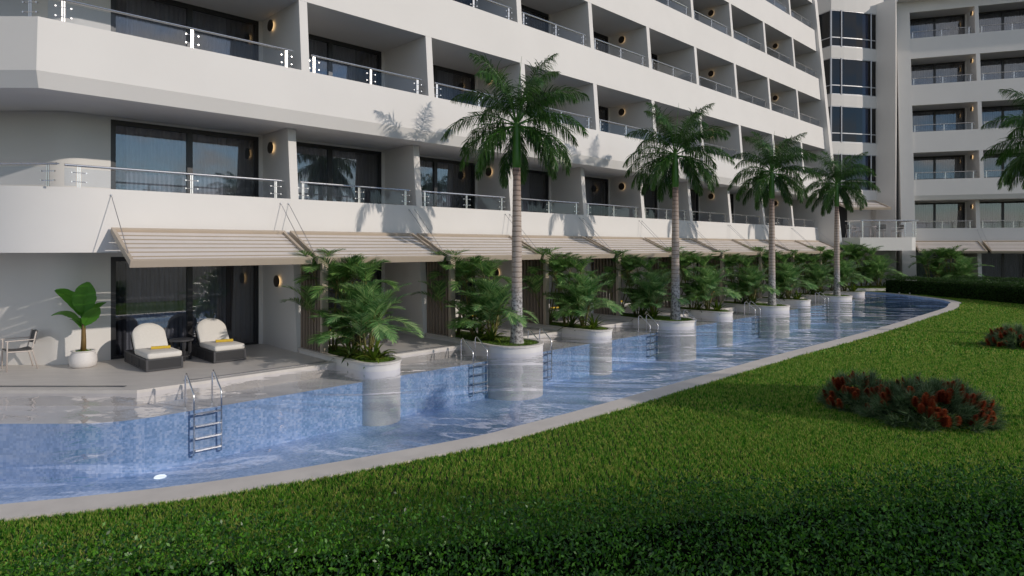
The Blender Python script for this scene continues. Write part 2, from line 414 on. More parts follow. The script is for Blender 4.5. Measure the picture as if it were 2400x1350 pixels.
# ------------------------------------------------------------------ main hotel wing
def fin_sec(n):
    z0, z1 = floor_z(n), ceil_z(n); e = .004
    if n == 1: z1 += .0
    return [(pf(z0) + e, z0), (pf(z1 - .001) + e if n != 1 else 15.47 + .094 * z1 + e, z1), (WALLP + .02, z1), (WALLP + .02, z0)]

main = empty('hotel_building', FM(23, 17, 0), label='long white hotel wing with rows of recessed balconies beside the pool', cat='building')
for n in range(1, 7):
    b = MB(); rc = 18.4 if n == 1 else None
    sweep(b, parapet_sec(n), rc=rc)
    b.build('parapet', M['plaster'], main, smooth='auto')
    b = MB(); sweep(b, slab_sec(n), rc=rc); b.build('floor_slab', M['plaster'], main)
b = MB()
def wall_stations(p, n=9):
    cx, cy = ((18.4 - 2.97 - CA * 18.4) / SA * CA - 18.4 * SA), 18.4 - 2.97
    pts = [(-20, p - 2.97)]; r = 18.4 - p; n = 25
    for k in range(n):
        th = R(-90) + A * k / (n - 1); pts.append((cx + r * math.cos(th), cy + r * math.sin(th)))
    pts.append(FM(3.80, p, 0)[:2]); return pts
for n in range(0, 6):
    sweep(b, [(WALLP, floor_z(n)), (WALLP, ceil_z(n) + .002), (17.8, ceil_z(n) + .002), (17.8, floor_z(n))], stfn=wall_stations)
DOORS = []
for n in range(0, 6):
    z0, z1 = floor_z(n), ceil_z(n) + .002
    for i in range(1, 11):
        d1 = TF[i] - .10; d0 = d1 - 3.56
        DOORS.append((n, i, d0, z0))
        b.box(d0, d1, WALLP, 17.8, z0 + 2.45, z1, FM)          # lintel
        b.box(d1, d1 + .404 if i < 10 else d1 + .1, WALLP, 17.8, z0, z1, FM)
b.build('wall', M['plaster'], main, smooth='auto')
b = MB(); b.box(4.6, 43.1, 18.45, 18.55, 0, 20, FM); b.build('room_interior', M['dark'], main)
b = MB(); b.plate([(-20, 15.5), (-9, 15.5), FM(5, 18.6, 0)[:2], FM(43.5, 18.6, 0)[:2], FM(43.5, 30, 0)[:2], (-20, 38)], 19.3, 19.7); b.build('roof', M['plaster'], main)
b = MB(); b.plate([(-20, 15.4), (-19.8, 15.4), (-19.8, 38), (-20, 38)], 0, 19.3); b.box(0, 43.5, 29.8, 30, 0, 19.3, FM); b.build('back_wall', M['plaster'], main)
for n in range(0, 6):
    for i in range(1, 10):
        b = MB(); b.prism(fin_sec(n), TF[i], TF[i] + .22, FM); b.build('partition_wall', M['plaster'], main)
b = MB()
def pe(z): return 15.11 + (z - 9.2) * .097
b.prism([(pe(0), 0), (pe(22), 22), (31, 22), (31, 0)], 43.1, 43.55, FM); b.build('end_wall', M['plaster'], main)
mw = wloc(main)
door0 = None
for (n, i, d0, z0) in DOORS:
    if door0 is None: door0 = make_door(main); o = door0
    else: o = copy_tree(door0, main)
    o.location = Vector(FM(d0, WALLP + .03, z0)) - mw; o.rotation_euler = (0, 0, A)
rail0 = None
for n in range(1, 6):
    zt = LV[n][0]; p = pf(zt) + .11
    for i in range(2, 11):
        if rail0 is None: rail0 = make_rail(main, .10, 3.55, (.17, 1.85, 3.42)); o = rail0
        else: o = copy_tree(rail0, main)
        o.location = Vector(FM(TF[i - 1] + .22, p, zt)) - mw; o.rotation_euler = (0, 0, A)
    x0 = 2.62 if n == 1 else 2.25
    o = make_rail(main, 0, TF[1] - .2 - x0, (.25, (TF[1] - x0) / 2 + .05, TF[1] - .35 - x0))
    o.location = Vector(FM(x0, p, zt)) - mw; o.rotation_euler = (0, 0, A)
    xe = -9.30 if n == 1 else -9.20
    o = make_rail(main, 0, 10.4, (1.2, 3.6, 6.2, 8.4, 10.22))
    o.location = Vector((xe - 10.4, p - 2.88, zt)) - mw

# ------------------------------------------------------------------ far hotel wing on the right
far = empty('hotel_building', FRt(5, 16, 0), label='far hotel wing at the right edge with tall shaded end pillar', cat='building')
b = MB()
def pp(z): return 15.23 + .09 * (z - 7.14) - .12
b.prism([(pp(0), 0), (pp(22), 22), (24, 22), (24, 0)], -.80, 0, FRt); b.build('end_wall', M['plaster'], far)
for n in range(1, 7):
    b = MB(); b.prism(parapet_sec(n), 0, 20, FRt); b.build('parapet', M['plaster'], far)
    b = MB(); b.prism(slab_sec(n), 0, 20, FRt); b.build('floor_slab', M['plaster'], far)
b = MB(); fd = []
fw = wloc(far)
for n in range(0, 6):
    z0, z1 = floor_z(n), ceil_z(n) + .002
    for i in range(1, 6):
        d1 = i * PITCH - .22 - .10; d0 = d1 - 3.56
        b.box(d0, d1, WALLP, 17.8, z0 + 2.45, z1, FRt)
        b.box(d1, d1 + .404, WALLP, 17.8, z0, z1, FRt)
        if i < 4: fd.append((d0, z0))
    b.box(0, .09, WALLP, 17.8, z0, z1, FRt)
b.build('wall', M['plaster'], far)
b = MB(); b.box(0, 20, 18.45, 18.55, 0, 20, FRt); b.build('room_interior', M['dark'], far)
b = MB(); b.box(-.8, 20, 15.2, 24, 19.3, 19.7, FRt); b.build('roof', M['plaster'], far)
for n in range(0, 6):
    for i in range(1, 5):
        b = MB(); b.prism(fin_sec(n), i * PITCH - .22, i * PITCH, FRt); b.build('partition_wall', M['plaster'], far)
for d0, z0 in fd:
    o = copy_tree(door0, far); o.location = Vector(FRt(d0, WALLP + .03, z0)) - fw; o.rotation_euler = (0, 0, B)
for n in range(1, 6):
    for i in range(0, 3):
        o = copy_tree(rail0, far); o.location = Vector(FRt(i * PITCH, pf(LV[n][0]) + .11, LV[n][0])) - fw; o.rotation_euler = (0, 0, B)

# ------------------------------------------------------------------ glazed stair tower between the wings
tow = empty('stair_tower', (23, 44, 0), label='dark glazed stair tower with white bands between the two wings', cat='tower')
TW = [(20.4, 44.6), (21.3, 42.7), (22.25, 42.86), (23.2, 43.07), (24.15, 43.33), (25.4, 43.75)]
TC = (23.4, 46.5)
def inset(q, d):
    v = Vector((TC[0] - q[0], TC[1] - q[1])); v.normalize(); return (q[0] + v.x * d, q[1] + v.y * d)
def ribbon(mb, path, d0, d1, z0, z1, mi=0):
    a = [inset(q, d0) for q in path]; c = [inset(q, d1) for q in path]
    mb.plate(a + c[::-1], z0, z1, None, mi)
b = MB()
b2 = MB(); b3 = MB(); b4 = MB()
bands = [(3.28, 6.49)] + [(8.92 + 3.2 * k, 9.69 + 3.2 * k) for k in range(4)]
ribbon(b, TW, 0, .3, 5.70, 6.49)
for z0, z1 in bands[1:]: ribbon(b, TW, 0, .3, z0, z1 if z1 < 19 else 22)
b.build('spandrel_band', M['plaster'], tow)
b = MB(); ribbon(b, [(21.0, 43.9), (22.2, 43.95), (23.4, 44.0), (26.6, 44.2)], 0, .2, 0, 5.70); b.build('wall', M['plaster'], tow)
for k in range(4):
    z0 = 6.49 + 3.2 * k; z1 = z0 + 2.43
    g = MB(); ribbon(g, TW, .06, .065, z0, z1); g.build('window', M['towerglass'], tow)
    mu = MB()
    for q in ((21.3, 42.7), (22.05, 42.82), (24.35, 43.40)):
        a = inset(q, 0.0); mu.box(a[0] - .035, a[0] + .035, a[1] - .02, a[1] + .09, z0, z1)
    ribbon(mu, TW, .02, .055, z0 + .58, z0 + .64); ribbon(mu, TW, .02, .055, z0, z0 + .05); ribbon(mu, TW, .02, .055, z1 - .05, z1)
    mu.build('window_frame', M['mullion'], tow)
b = MB()
for k in range(5): ribbon(b, TW, .35, .36, 6.49 + 3.2 * k - .8, 6.49 + 3.2 * k - .02)
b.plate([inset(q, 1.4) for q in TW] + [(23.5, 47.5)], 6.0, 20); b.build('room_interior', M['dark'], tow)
b = MB(); b.plate([(24.78, 43.6), (25.45, 42.45), (25.84, 43.0), (26.4, 44.6), (24.80, 44.6)], 0, 19.2)
b.build('side_wall', M['plaster'], tow)
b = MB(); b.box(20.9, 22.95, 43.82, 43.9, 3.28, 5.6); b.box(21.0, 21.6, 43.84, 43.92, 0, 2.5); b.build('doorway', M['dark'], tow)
# terrace balcony
TB = [(20.9, 42.6), (21.3, 40.9), (21.76, 40.0), (25.0, 40.0), (25.3, 40.12), (25.45, 40.5), (25.5, 43.0)]
b = MB(); b.plate(TB + [(20.9, 43.9)], 2.46, 3.28); b.build('terrace_balcony', M['plaster'], tow)
hr = MB(); hp = [(21.35, 41.0, 4.33), (21.82, 40.08, 4.33)]
hr.tube(hp, .03, 8); hr.tube([(21.85, 40.06, 4.34), (25.45, 40.06, 4.34)], .035, 8); hr.tube([(25.42, 40.1, 4.33), (25.42, 42.2, 4.33)], .03, 8)
ro = hr.build('railing', M['steel'], tow)
for (x, y) in ((21.5, 40.75), (21.95, 40.06), (23.0, 40.06), (24.05, 40.06), (25.1, 40.06), (25.42, 40.3), (25.42, 41.4)):
    q = MB(); q.box(x - .03, x - .01, y - .01, y + .01, 3.28, 4.31); q.box(x + .01, x + .03, y - .01, y + .01, 3.28, 4.31)
    q.tube([(x - .1, y, 3.6), (x + .1, y, 3.6)], .01, 6); q.tube([(x - .1, y, 4.0), (x + .1, y, 4.0)], .01, 6); q.build('post', M['steel'], ro)
g = MB(); g.box(22.0, 25.05, 40.07, 40.08, 3.34, 4.2); g.plate([(21.4, 40.93), (21.41, 40.93), (21.83, 40.12), (21.82, 40.12)], 3.34, 4.2); g.build('glass_panel', M['railglass'], ro)

# ------------------------------------------------------------------ awnings
def make_awning(fr, t0, t1, label, group, cable=True, pa=15.70, za=3.04, pb=14.18, zb=2.36, nb=7):
    root = empty('awning', fr((t0 + t1) / 2, (pa + pb) / 2, (za + zb) / 2), label=label, cat='awning', group=group)
    f = MB(); d = Vector((pb - pa, zb - za)); ln = d.length; d /= ln; nn = Vector((d.y, -d.x)) * -1   # nn: up-normal in (p, z)
    if nn.y < 0: nn = -nn
    def beam(a0, a1, s0, s1, h0, h1, mi=0, mb=f):
        # s along slope, h above it
        def q(s, h): return (pa + d.x * s + nn.x * h, za + d.y * s + nn.y * h)
        mb.prism([q(s0, h0), q(s1, h0), q(s1, h1), q(s0, h1)], a0, a1, fr, mi)
    beam(t0, t1, 0, .09, -.05, .07); beam(t0, t1, ln - .07, ln, -.09, .07)
    beam(t0, t0 + .07, .09, ln - .07, -.06, .068); beam(t1 - .07, t1, .09, ln - .07, -.06, .068)
    f.build('frame', M['taupe'], root, bevel=.004)
    k = MB(); step = (ln - .17) / nb
    for i in range(nb):
        s0 = .10 + i * step; w = step * .86
        def q(s, h): return (pa + d.x * s + nn.x * h, za + d.y * s + nn.y * h)
        k.prism([q(s0, -.03), q(s0 + w, -.010), q(s0 + w, .020), q(s0, .006)], t0 + .075, t1 - .075, fr)
        k.mi[-5] = 1
    k.build('louvre', [M['louvre'], M['taupe']], root)
    if cable:
        for t, tt in ((t0 + .035, t0 + .035), (t1 - .035, t1 - .035)):
            s = ln * .80
            k = MB(); k.tube([fr(t, pf(3.8) - .01, 3.80), fr(tt, pa + d.x * s + nn.x * .07, za + d.y * s + nn.y * .07)], .007, 5)
            k.tube([fr(t, pf(3.8) + .01, 3.80), fr(t, pf(3.8) - .03, 3.80)], .02, 6)
            k.build('cable', M['greysteel'], root)
    return root
for i in range(1, 11):
    make_awning(FM, TF[i] - PITCH - .10, TF[i] - .24, f'{ORD[i-1]} slanted louvred awning from the left on the long wing', 'louvred awnings over the ground floor rooms')
for i in range(3):
    make_awning(FRt, i * PITCH + .05, (i + 1) * PITCH - .15, ['louvred awning next to the end pillar of the far wing', 'louvred awning at the right edge, second on the far wing', 'third louvred awning on the far wing beyond the edge'][i], 'louvred awnings over the ground floor rooms')
FZ = frame(0, 0, 0)
make_awning(FZ, 21.75, 24.6, 'small louvred awning above the terrace balcony door', None, False, 43.4, 5.78, 41.5, 5.18, 4)

# ------------------------------------------------------------------ wall lamps
def make_lamp():
    r = empty('wall_lamp', cat='lamp')
    k = MB()
    def disc(x0, x1, rad, mb, n=28):
        mb.tube([(x0, 0, 0), (x1, 0, 0)], rad, n)
    disc(-.10, -.065, .155, k); disc(-.065, 0, .035, k); k.build('lamp_disc', M['lampdisc'], r, local=True, bevel=.008)
    k = MB(); disc(-.058, -.035, .125, k); k.build('light_ring', M['glow'], r, local=True)
    return r
lamp0 = make_lamp(); first = True
FLN = ['ground floor', 'first floor', 'second floor', 'third floor', 'fourth floor', 'fifth floor']
ZL = [1.78, 5.36, 8.65, 11.85, 15.05]
for i in (1, 3, 5, 7, 9):
    for n in range(0, 5):
        if n >= 3 and i < 4: continue
        if n == 4 and i < 6: continue
        o = lamp0 if first else copy_tree(lamp0); first = False
        o.location = FM(TF[i] - .001, 16.5 if n == 0 else 16.88, ZL[n]); o.rotation_euler = (0, 0, A)
        o['label'] = f'glowing round wall lamp, {FLN[n]}, {ORD[i-1]} balcony bay from the left of the long wing'
        o['group'] = 'round wall lamps on the partition walls'
for n in range(1, 6):
    o = copy_tree(lamp0); o.location = FRt(PITCH - .221, 16.5, ZL[n] if n < 5 else 18.2); o.rotation_euler = (0, 0, B)
    o['label'] = f'glowing wall lamp on the {FLN[n]} of the far wing beside its end pillar'; o['group'] = 'round wall lamps on the partition walls'

# ------------------------------------------------------------------ slatted screens
def make_screen():
    r = empty('slatted_screen', cat='screen'); k = MB()
    y0, y1 = -1.24, -.04
    n = 7
    for i in range(n):
        y = y1 - (i + .5) * (y1 - y0 - .16) / n
        k2 = k; k2.box(.05, .17, y - .026, y + .026, .0, 2.27)
    k.build('slats', M['slat'], r, local=True)
    k = MB(); k.box(.03, .19, y0 - .01, y0 + .11, 0, 2.29); k.build('post', M['taupe'], r, local=True, bevel=.004)
    k = MB(); k.box(.05, .15, y0 + .12, y1, 2.272, 2.30); k.box(.05, .15, y0 + .12, y1, .0, .03); k.build('rail', M['taupe'], r, local=True)
    return r
s0 = make_screen()
for i in range(1, 11):
    o = s0 if i == 1 else copy_tree(s0)
    o.location = FM(TF[i], 15.47, 0); o.rotation_euler = (0, 0, A)
    o['label'] = f'{ORD[i-1]} brown slatted privacy screen from the left along the long wing'; o['group'] = 'slatted screens between terraces'

# ------------------------------------------------------------------ deck, pool, ground
def px(x, y, zr=-CAM_H):
    Y = 1500 * zr / (578.5 - y); return ((x - 1200) / 1500 * Y, Y)
inner_px = [(0, 1182), (581, 1116), (1080.6, 1029), (1211, 998.4), (1400, 949.5), (1600, 893), (1800, 837), (1989.6, 788), (2084.4, 761.5), (2165, 737), (2215, 721)]
inner = [(-20, 3.6), (-14, 4.7), (-9, 5.75)] + [px(*q) for q in inner_px] + [(20.6, 30.2), (21.25, 31.0), (21.75, 32.2), (21.95, 33.6), (21.95, 35.2), (21.8, 36.8), (21.3, 38.1), (20.3, 38.75)]
def crom(P, n=5):
    out = []
    for i in range(len(P) - 1):
        p0, p1, p2, p3 = P[max(i - 1, 0)], P[i], P[i + 1], P[min(i + 2, len(P) - 1)]
        for k in range(n):
            t = k / n
            out.append(tuple(.5 * (2 * p1[a] + (p2[a] - p0[a]) * t + (2 * p0[a] - 5 * p1[a] + 4 * p2[a] - p3[a]) * t * t + (3 * p1[a] - p0[a] - 3 * p2[a] + p3[a]) * t ** 3) for a in (0, 1)))
    return out + [P[-1]]
inner = crom(inner)
def offset(P, d):
    out = []
    for i, q in enumerate(P):
        a = P[max(i - 1, 0)]; c = P[min(i + 1, len(P) - 1)]; v = Vector((c[0] - a[0], c[1] - a[1])).normalized()
        out.append((q[0] + v.y * d, q[1] - v.x * d))
    return out
outer = offset(inner, .43)
k = MB(); n = len(inner); SECT = [(inner, -1.25), (inner, 0), (outer, 0), (outer, -.2)]
vs = [(P[i][0], P[i][1], z) for i in range(n) for P, z in SECT]
k.add([v for v in vs], [(i * 4 + j, i * 4 + j + 1, i * 4 + j + 5, i * 4 + j + 4) for i in range(n - 1) for j in (1, 2)], 0)
k.add([v for v in vs], [(i * 4, i * 4 + 1, i * 4 + 5, i * 4 + 4) for i in range(n - 1)], 1)
tag(k.build('pool_coping', [M['coping'], M['mosaic']]), 'pale stone coping curving along the lawn edge of the pool', 'coping', kind='structure')

import bmesh
def flat_sheet(name, loop, m):
    bm = bmesh.new(); vv = [bm.verts.new(q) for q in loop]; es = [bm.edges.new((vv[i], vv[(i + 1) % len(vv)])) for i in range(len(vv))]
    bmesh.ops.triangle_fill(bm, use_beauty=True, use_dissolve=False, edges=es)
    for f in bm.faces:
        f.normal_update()
        if f.normal.z < 0: f.normal_flip()
    me = bpy.data.meshes.new(name); bm.to_mesh(me); bm.free(); me.materials.append(m)
    o = bpy.data.objects.new(name, me); C.objects.link(o); return o
DP, DC = 13.5, -1.5
k = MB(); sweep(k, [(DP, -.45), (DP, 0), (19, 0), (19, -.45)], c=DC, tend=44)
tag(k.build('terrace_deck', M['travertine']), 'pale stone terrace between the ground floor rooms and the pool', 'terrace', kind='structure')
k = MB(); SP, SC = 12.4, -1.62
sweep(k, [(SP, -1.3), (SP, -.29)], c=SC, tend=44, rc=14.2, mi=0)
ns_ = (len(k.f) - 2) // 2; k.f = k.f[0:2 * ns_:2]; k.mi = [0] * len(k.f)
k2 = MB(); sweep(k2, [(SP, -.29), (DP + .3, -.29), (DP + .3, -.40), (SP + .001, -.40)], c=SC, tend=44, rc=14.2)
tag(k.build('pool_wall', M['mosaic']), 'blue mosaic pool wall under the shallow shelf', 'pool wall', kind='structure')
tag(k2.build('pool_shelf', M['shelf']), 'shallow pale stone shelf under the water by the terrace', 'pool shelf', kind='structure')
dl = stations(DP + .2, c=DC, tend=41.5)
k = MB(); k.add([(x, y, -1.25) for x, y in [(-20, 3), (24, 3), (24, 42), (-20, 42)]], [(0, 1, 2, 3)]); tag(k.build('pool_floor', M['mosaic']), kind='structure')
k = MB(); wl = [(x, y, -.06) for x, y in inner] + [(x, y, -.06) for x, y in dl[::-1]]
k.add(wl, [tuple(range(len(wl)))]); tag(flat_sheet('pool_water', wl, M['water']), 'clear rippled blue pool water', 'water', kind='structure')

import bmesh
def holed_sheet(name, outerloop, hole, z, m):
    bm = bmesh.new()
    es = []
    for loop in (outerloop, hole):
        vv = [bm.verts.new((x, y, z)) for x, y in loop]
        es += [bm.edges.new((vv[i], vv[(i + 1) % len(vv)])) for i in range(len(vv))]
    bmesh.ops.triangle_fill(bm, use_beauty=True, use_dissolve=False, edges=es)
    for f in bm.faces:
        f.normal_update()
        if f.normal.z < 0: f.normal_flip()
    me = bpy.data.meshes.new(name); bm.to_mesh(me); bm.free(); me.materials.append(m)
    o = bpy.data.objects.new(name, me); C.objects.link(o); return o
mid = [((a[0] + c[0]) / 2, (a[1] + c[1]) / 2) for a, c in zip(inner, outer)]
hole = mid + [FM(41.5, 14.6, 0)[:2], FM(3.3, 14.6, 0)[:2], (-20, 13.0)]
hole = hole[::1]
tag(holed_sheet('ground', [(-400, -400), (400, -400), (400, 400), (-400, 400)], hole, -.03, M['lawnsoil']), kind='structure')

# drains
def drain(pts, w, label):
    k = MB()
    (ax, ay), (bx, by) = pts; v = Vector((bx - ax, by - ay)); ln = v.length; v /= ln; u = Vector((-v.y, v.x))
    r = empty('drain_grate', (ax, ay, 0), label=label, cat='drain', group='slotted drains in the terrace')
    def q(x, y, z): return (ax + v.x * x + u.x * y, ay + v.y * x + u.y * y, z)
    k.box(0, ln, 0, w, .0, .002, q); k.build('channel', M['grate'], r)
    k = MB()
    for j in range(4): k.box(0, ln, w * (j + .1) / 4, w * (j + .55) / 4, .002, .006, q)
    k.build('grille', M['greysteel'], r)
drain([(-20, 12.28), (-7.45, 12.28)], .11, 'straight slotted drain near the left edge of the terrace')
drain([FM(4.25, 13.72, 0)[:2], FM(7.35, 13.72, 0)[:2]], .11, 'slotted drain in front of the two nearest loungers')
for i in range(2, 8):
    drain([FM(TF[i - 1] + 1.5, 13.62, 0)[:2], FM(TF[i] - .3, 13.62, 0)[:2]], .10, f'slotted drain at the pool edge of the {ORD[i-1]} terrace from the left')

# ------------------------------------------------------------------ pool ladders and light
def make_ladder():
    r = empty('pool_ladder', cat='ladder')
    for x in (-.24, .24):
        k = MB(); pts = [(x, .36, -.29), (x, .36, .22), (x, .345, .30), (x, .30, .335), (x, .25, .30), (x, -.06, .06), (x, -.10, .02), (x, -.115, -.05), (x, -.115, -1.02), (x, -.10, -1.08), (x, -.02, -1.12)]
        k.tube(pts, .0155, 10); k.build('rail', M['steel'], r, local=True, smooth=True)
    for z in (-.34, -.56, -.78, -1.0):
        k = MB(); k.box(-.225, .225, -.155, -.075, z - .012, z + .012); k.build('rung', M['steel'], r, local=True)
    return r
l0 = make_ladder()
LT = [(4.2, 'chrome pool ladder in front of the nearest terrace, at the left')]
for j, i in enumerate((2, 4, 6, 8)):
    LT += [(TF[i] + .65 - 1.22, f'chrome pool ladder just left of the {ORD[j]} royal palm planter'), (TF[i] + .65 + 1.25, f'chrome pool ladder just right of the {ORD[j]} royal palm planter')]
for j, (t, lb) in enumerate(LT):
    o = l0 if j == 0 else copy_tree(l0)
    o.location = FM(t, SP, 0); o.rotation_euler = (0, 0, A); o['label'] = lb; o['group'] = 'chrome pool ladders'
k = MB(); k.lathe([(0, .02), (.085, .018), (.10, .0)], 24); o = k.build('pool_light', M['poolglow'], loc=(-6.02, 10.95, -1.249)); tag(o, 'round white underwater light on the pool floor', 'light')

# ------------------------------------------------------------------ vegetation builders
def ribbon_leaf(mb, base, d, side, length, width, droop, seg=2, mi=0):
    """narrow leaf: starts at base along d, bends down; side = flat direction"""
    p = Vector(base); d = Vector(d); pts = [p.copy()]
    for i in range(seg):
        d = (d + Vector((0, 0, -droop / seg))).normalized(); p = p + d * (length / seg); pts.append(p.copy())
    s = Vector(side); vs = []; fs = []
    prof = [.55, 1, .75, .5][:seg] if seg > 2 else [.7, 1.0]
    for i in range(seg): vs += [pts[i] - s * width * prof[i] * .5, pts[i] + s * width * prof[i] * .5]
    vs.append(pts[-1])
    for i in range(seg - 1): fs.append((2 * i, 2 * i + 1, 2 * i + 3, 2 * i + 2))
    fs.append((2 * seg - 2, 2 * seg - 1, 2 * seg)); mb.add(vs, fs, mi)

def frond(mb, base, az, el, length, bend, nleaf, ll, lw, ld, rnd, plume=0., fwd=.5, bare=.12, rr=.012, seg=2, vee=.25):
    """pinnate frond: arching rachis with two ranks of leaflets"""
    p = Vector(base); pts = [p.copy()]; dirs = []; K = 10
    for i in range(K):
        e = el - bend * (i / K) ** 1.3
        d = Vector((math.cos(az) * math.cos(e), math.sin(az) * math.cos(e), math.sin(e))); dirs.append(d)
        p = p + d * length / K; pts.append(p.copy())
    mb.tube(pts, [rr * (1 - .85 * i / K) for i in range(K + 1)], 4, 1, cap=False)
    lat = Vector((-math.sin(az), math.cos(az), 0))
    for i in range(nleaf):
        u = bare + (1 - bare) * (i + .5) / nleaf
        k = min(int(u * K), K - 1); q = pts[k].lerp(pts[k + 1], u * K - k); d = dirs[k]
        up = lat.cross(d) * -1
        if up.z < 0 and abs(d.z) < .99: up = -up
        w = (math.sin(math.pi * min(1, (u - bare) / (1 - bare) * .80 + .16))) ** .7
        for sgn in (-1, 1):
            ang = vee + rnd.uniform(-plume, plume)
            dd = (lat * sgn * math.cos(ang) + up * math.sin(ang) + d * (fwd + .9 * u * u + rnd.uniform(-.12, .12))).normalized()
            sd = d.cross(dd); sd = dd.cross(sd).normalized() if sd.length > .01 else up
            ribbon_leaf(mb, q, dd, sd, ll * w * rnd.uniform(.85, 1.1), lw * rnd.uniform(.8, 1.15), ld * rnd.uniform(.7, 1.3), seg)

# royal palm
def make_palm():
    rnd = random.Random(11)
    r = empty('royal_palm', cat='palm tree', group='royal palms along the pool')
    k = MB(); H = 4.72
    prof = [(.20, -.02), (.178, .10), (.16, .5), (.147, 1.0), (.138, 1.8), (.130, 2.8), (.115, 3.8), (.102, 4.4), (.098, H)]
    pr = []
    for (a, z0), (c, z1) in zip(prof[:-1], prof[1:]):
        m_ = max(1, int((z1 - z0) / .06))
        for j in range(m_):
            u = j / m_; pr.append(((a + (c - a) * u) * (1 + .012 * math.sin(j * 2.1 + z0 * 9)), z0 + (z1 - z0) * u))
    pr.append(prof[-1]); k.lathe(pr, 24); k.build('trunk', M['trunk'], r, local=True, smooth=True)
    k = MB(); k.lathe([(.10, H - .01), (.118, H + .06), (.118, H + .4), (.10, H + .85), (.075, H + 1.15), (.03, H + 1.35), (0, H + 1.38)], 18); k.build('crownshaft', M['crownshaft'], r, local=True, smooth=True)
    k = MB(); k.tube([(0, 0, H + 1.2), (.05, .02, H + 2.1), (.13, .03, H + 3.0)], [.022, .014, .003], 5); k.build('spear_leaf', M['crownshaft'], r, local=True)
    spec = []
    for az in (.5, 2.3, 3.6, 5.3): spec.append((az, R(rnd.uniform(68, 78)), rnd.uniform(2.2, 2.5), R(72)))
    for az in (0, 1.1, 2.0, 3.15, 4.1, 4.9, 5.8): spec.append((az, R(rnd.uniform(44, 58)), rnd.uniform(2.2, 2.5), R(92)))
    for az in (.45, 1.5, 2.65, 3.45, 5.95): spec.append((az, R(rnd.uniform(14, 26)), rnd.uniform(2.2, 2.5), R(82)))
    for az in (.05, .8, 2.3, 3.05, 3.75, 5.65, 6.1): spec.append((az, R(rnd.uniform(-16, -2)), rnd.uniform(1.9, 2.2), R(78)))
    for az in (.3, 1.3, 1.9, 2.85): spec.append((az, R(rnd.uniform(-38, -24)), rnd.uniform(1.7, 2.0), R(52)))
    for az, el, ln, bend in spec:
        k = MB(); zb = H + 1.12 + .12 * math.sin(el)
        frond(k, (math.cos(az) * .05, math.sin(az) * .05, zb), az + rnd.uniform(-.15, .15), el, ln, bend, 112, .54, .025, 1.45, rnd, plume=.95, fwd=.55, bare=.14, rr=.022, seg=3)
        o_ = k.build('frond', [M['palmleaf'], M['crownshaft']], r, local=True)
        for v_ in o_.data.vertices: v_.co.x *= .90; v_.co.y *= .90
    return r
palm0 = make_palm()
PALMS = [(FM(TF[2] + .68, 12.22, .10), 'nearest royal palm, in the second planter from the left'), (FM(TF[4] + .68, 12.22, .10), 'second nearest royal palm, in the fourth planter'),
         (FM(TF[6] + .68, 12.22, .10), 'third royal palm, in the sixth planter'), (FM(TF[8] + .68, 12.22, .10), 'farthest royal palm, in front of the stair tower'),
         ((16.3, 19.1, -.03), 'royal palm at the right edge with only its fronds in the picture'), ((16.5, 6.5, -.03), 'royal palm on the lawn beyond the right edge, mirrored in the windows')]
for j, (loc, lb) in enumerate(PALMS):
    o = palm0 if j == 0 else copy_tree(palm0); o.location = loc; o['label'] = lb
    if j >= 4: o.rotation_euler = (0, 0, [2.2, 4][j - 4])

def make_areca(seed, canes, hmin, hmax, nf, fl, m, spread, name='areca_palm'):
    rnd = random.Random(seed); r = empty(name, cat='palm')
    k = MB(); c = MB()
    for i in range(canes):
        a = 2 * math.pi * i / canes + rnd.uniform(-.4, .4); h = rnd.uniform(hmin, hmax)
        bx, by = math.cos(a) * spread * .25, math.sin(a) * spread * .25
        tx, ty = math.cos(a) * spread, math.sin(a) * spread
        pts = [(bx, by, 0), (bx + (tx - bx) * .3, by + (ty - by) * .3, h * .4), (bx + (tx - bx) * .7, by + (ty - by) * .7, h * .75), (tx, ty, h)]
        c.tube(pts, [.024, .022, .019, .012], 7)
        for j in range(nf):
            az = a + 2 * math.pi * j / nf + rnd.uniform(-.4, .4); el = R(rnd.choice((80, 70, 58, 40, 22)) + rnd.uniform(-8, 8))
            frond(k, (tx, ty, h - .06 * j / nf), az, el, fl * rnd.uniform(.8, 1.15), R(rnd.uniform(55, 85)), 25, .38, .025, .30, rnd, plume=.14, fwd=.75, bare=.22, rr=.008, seg=2, vee=.35)
    c.build('cane', M['cane'], r, local=True, smooth=True); k.build('fronds', [m, M['cane']], r, local=True)
    return r
def make_brom(seed, m, n, ln):
    rnd = random.Random(seed); r = None; k = MB()
    for i in range(n):
        az = i * 2.4 + rnd.uniform(-.2, .2); el = R(rnd.uniform(25, 80)); l = ln * rnd.uniform(.75, 1.1)
        d = Vector((math.cos(az) * math.cos(el), math.sin(az) * math.cos(el), math.sin(el))); p = Vector((0, 0, 0)); lat = Vector((-math.sin(az), math.cos(az), 0))
        vs = []; K = 6
        for j in range(K + 1):
            w = .035 * (math.sin(math.pi * (.18 + .80 * j / K))) ** .8 + .002
            q = lat.cross(d); vs += [p - lat * w + q * 0, p + q * (-.35 * w), p + lat * w]
            d = (d + Vector((0, 0, -.20 - .06 * j / K))).normalized(); p = p + d * l / K
        k.add(vs, [(3 * j + a, 3 * j + a + 1, 3 * j + a + 4, 3 * j + a + 3) for j in range(K) for a in (0, 1)])
    return k.build('bromeliad', m, smooth=True)

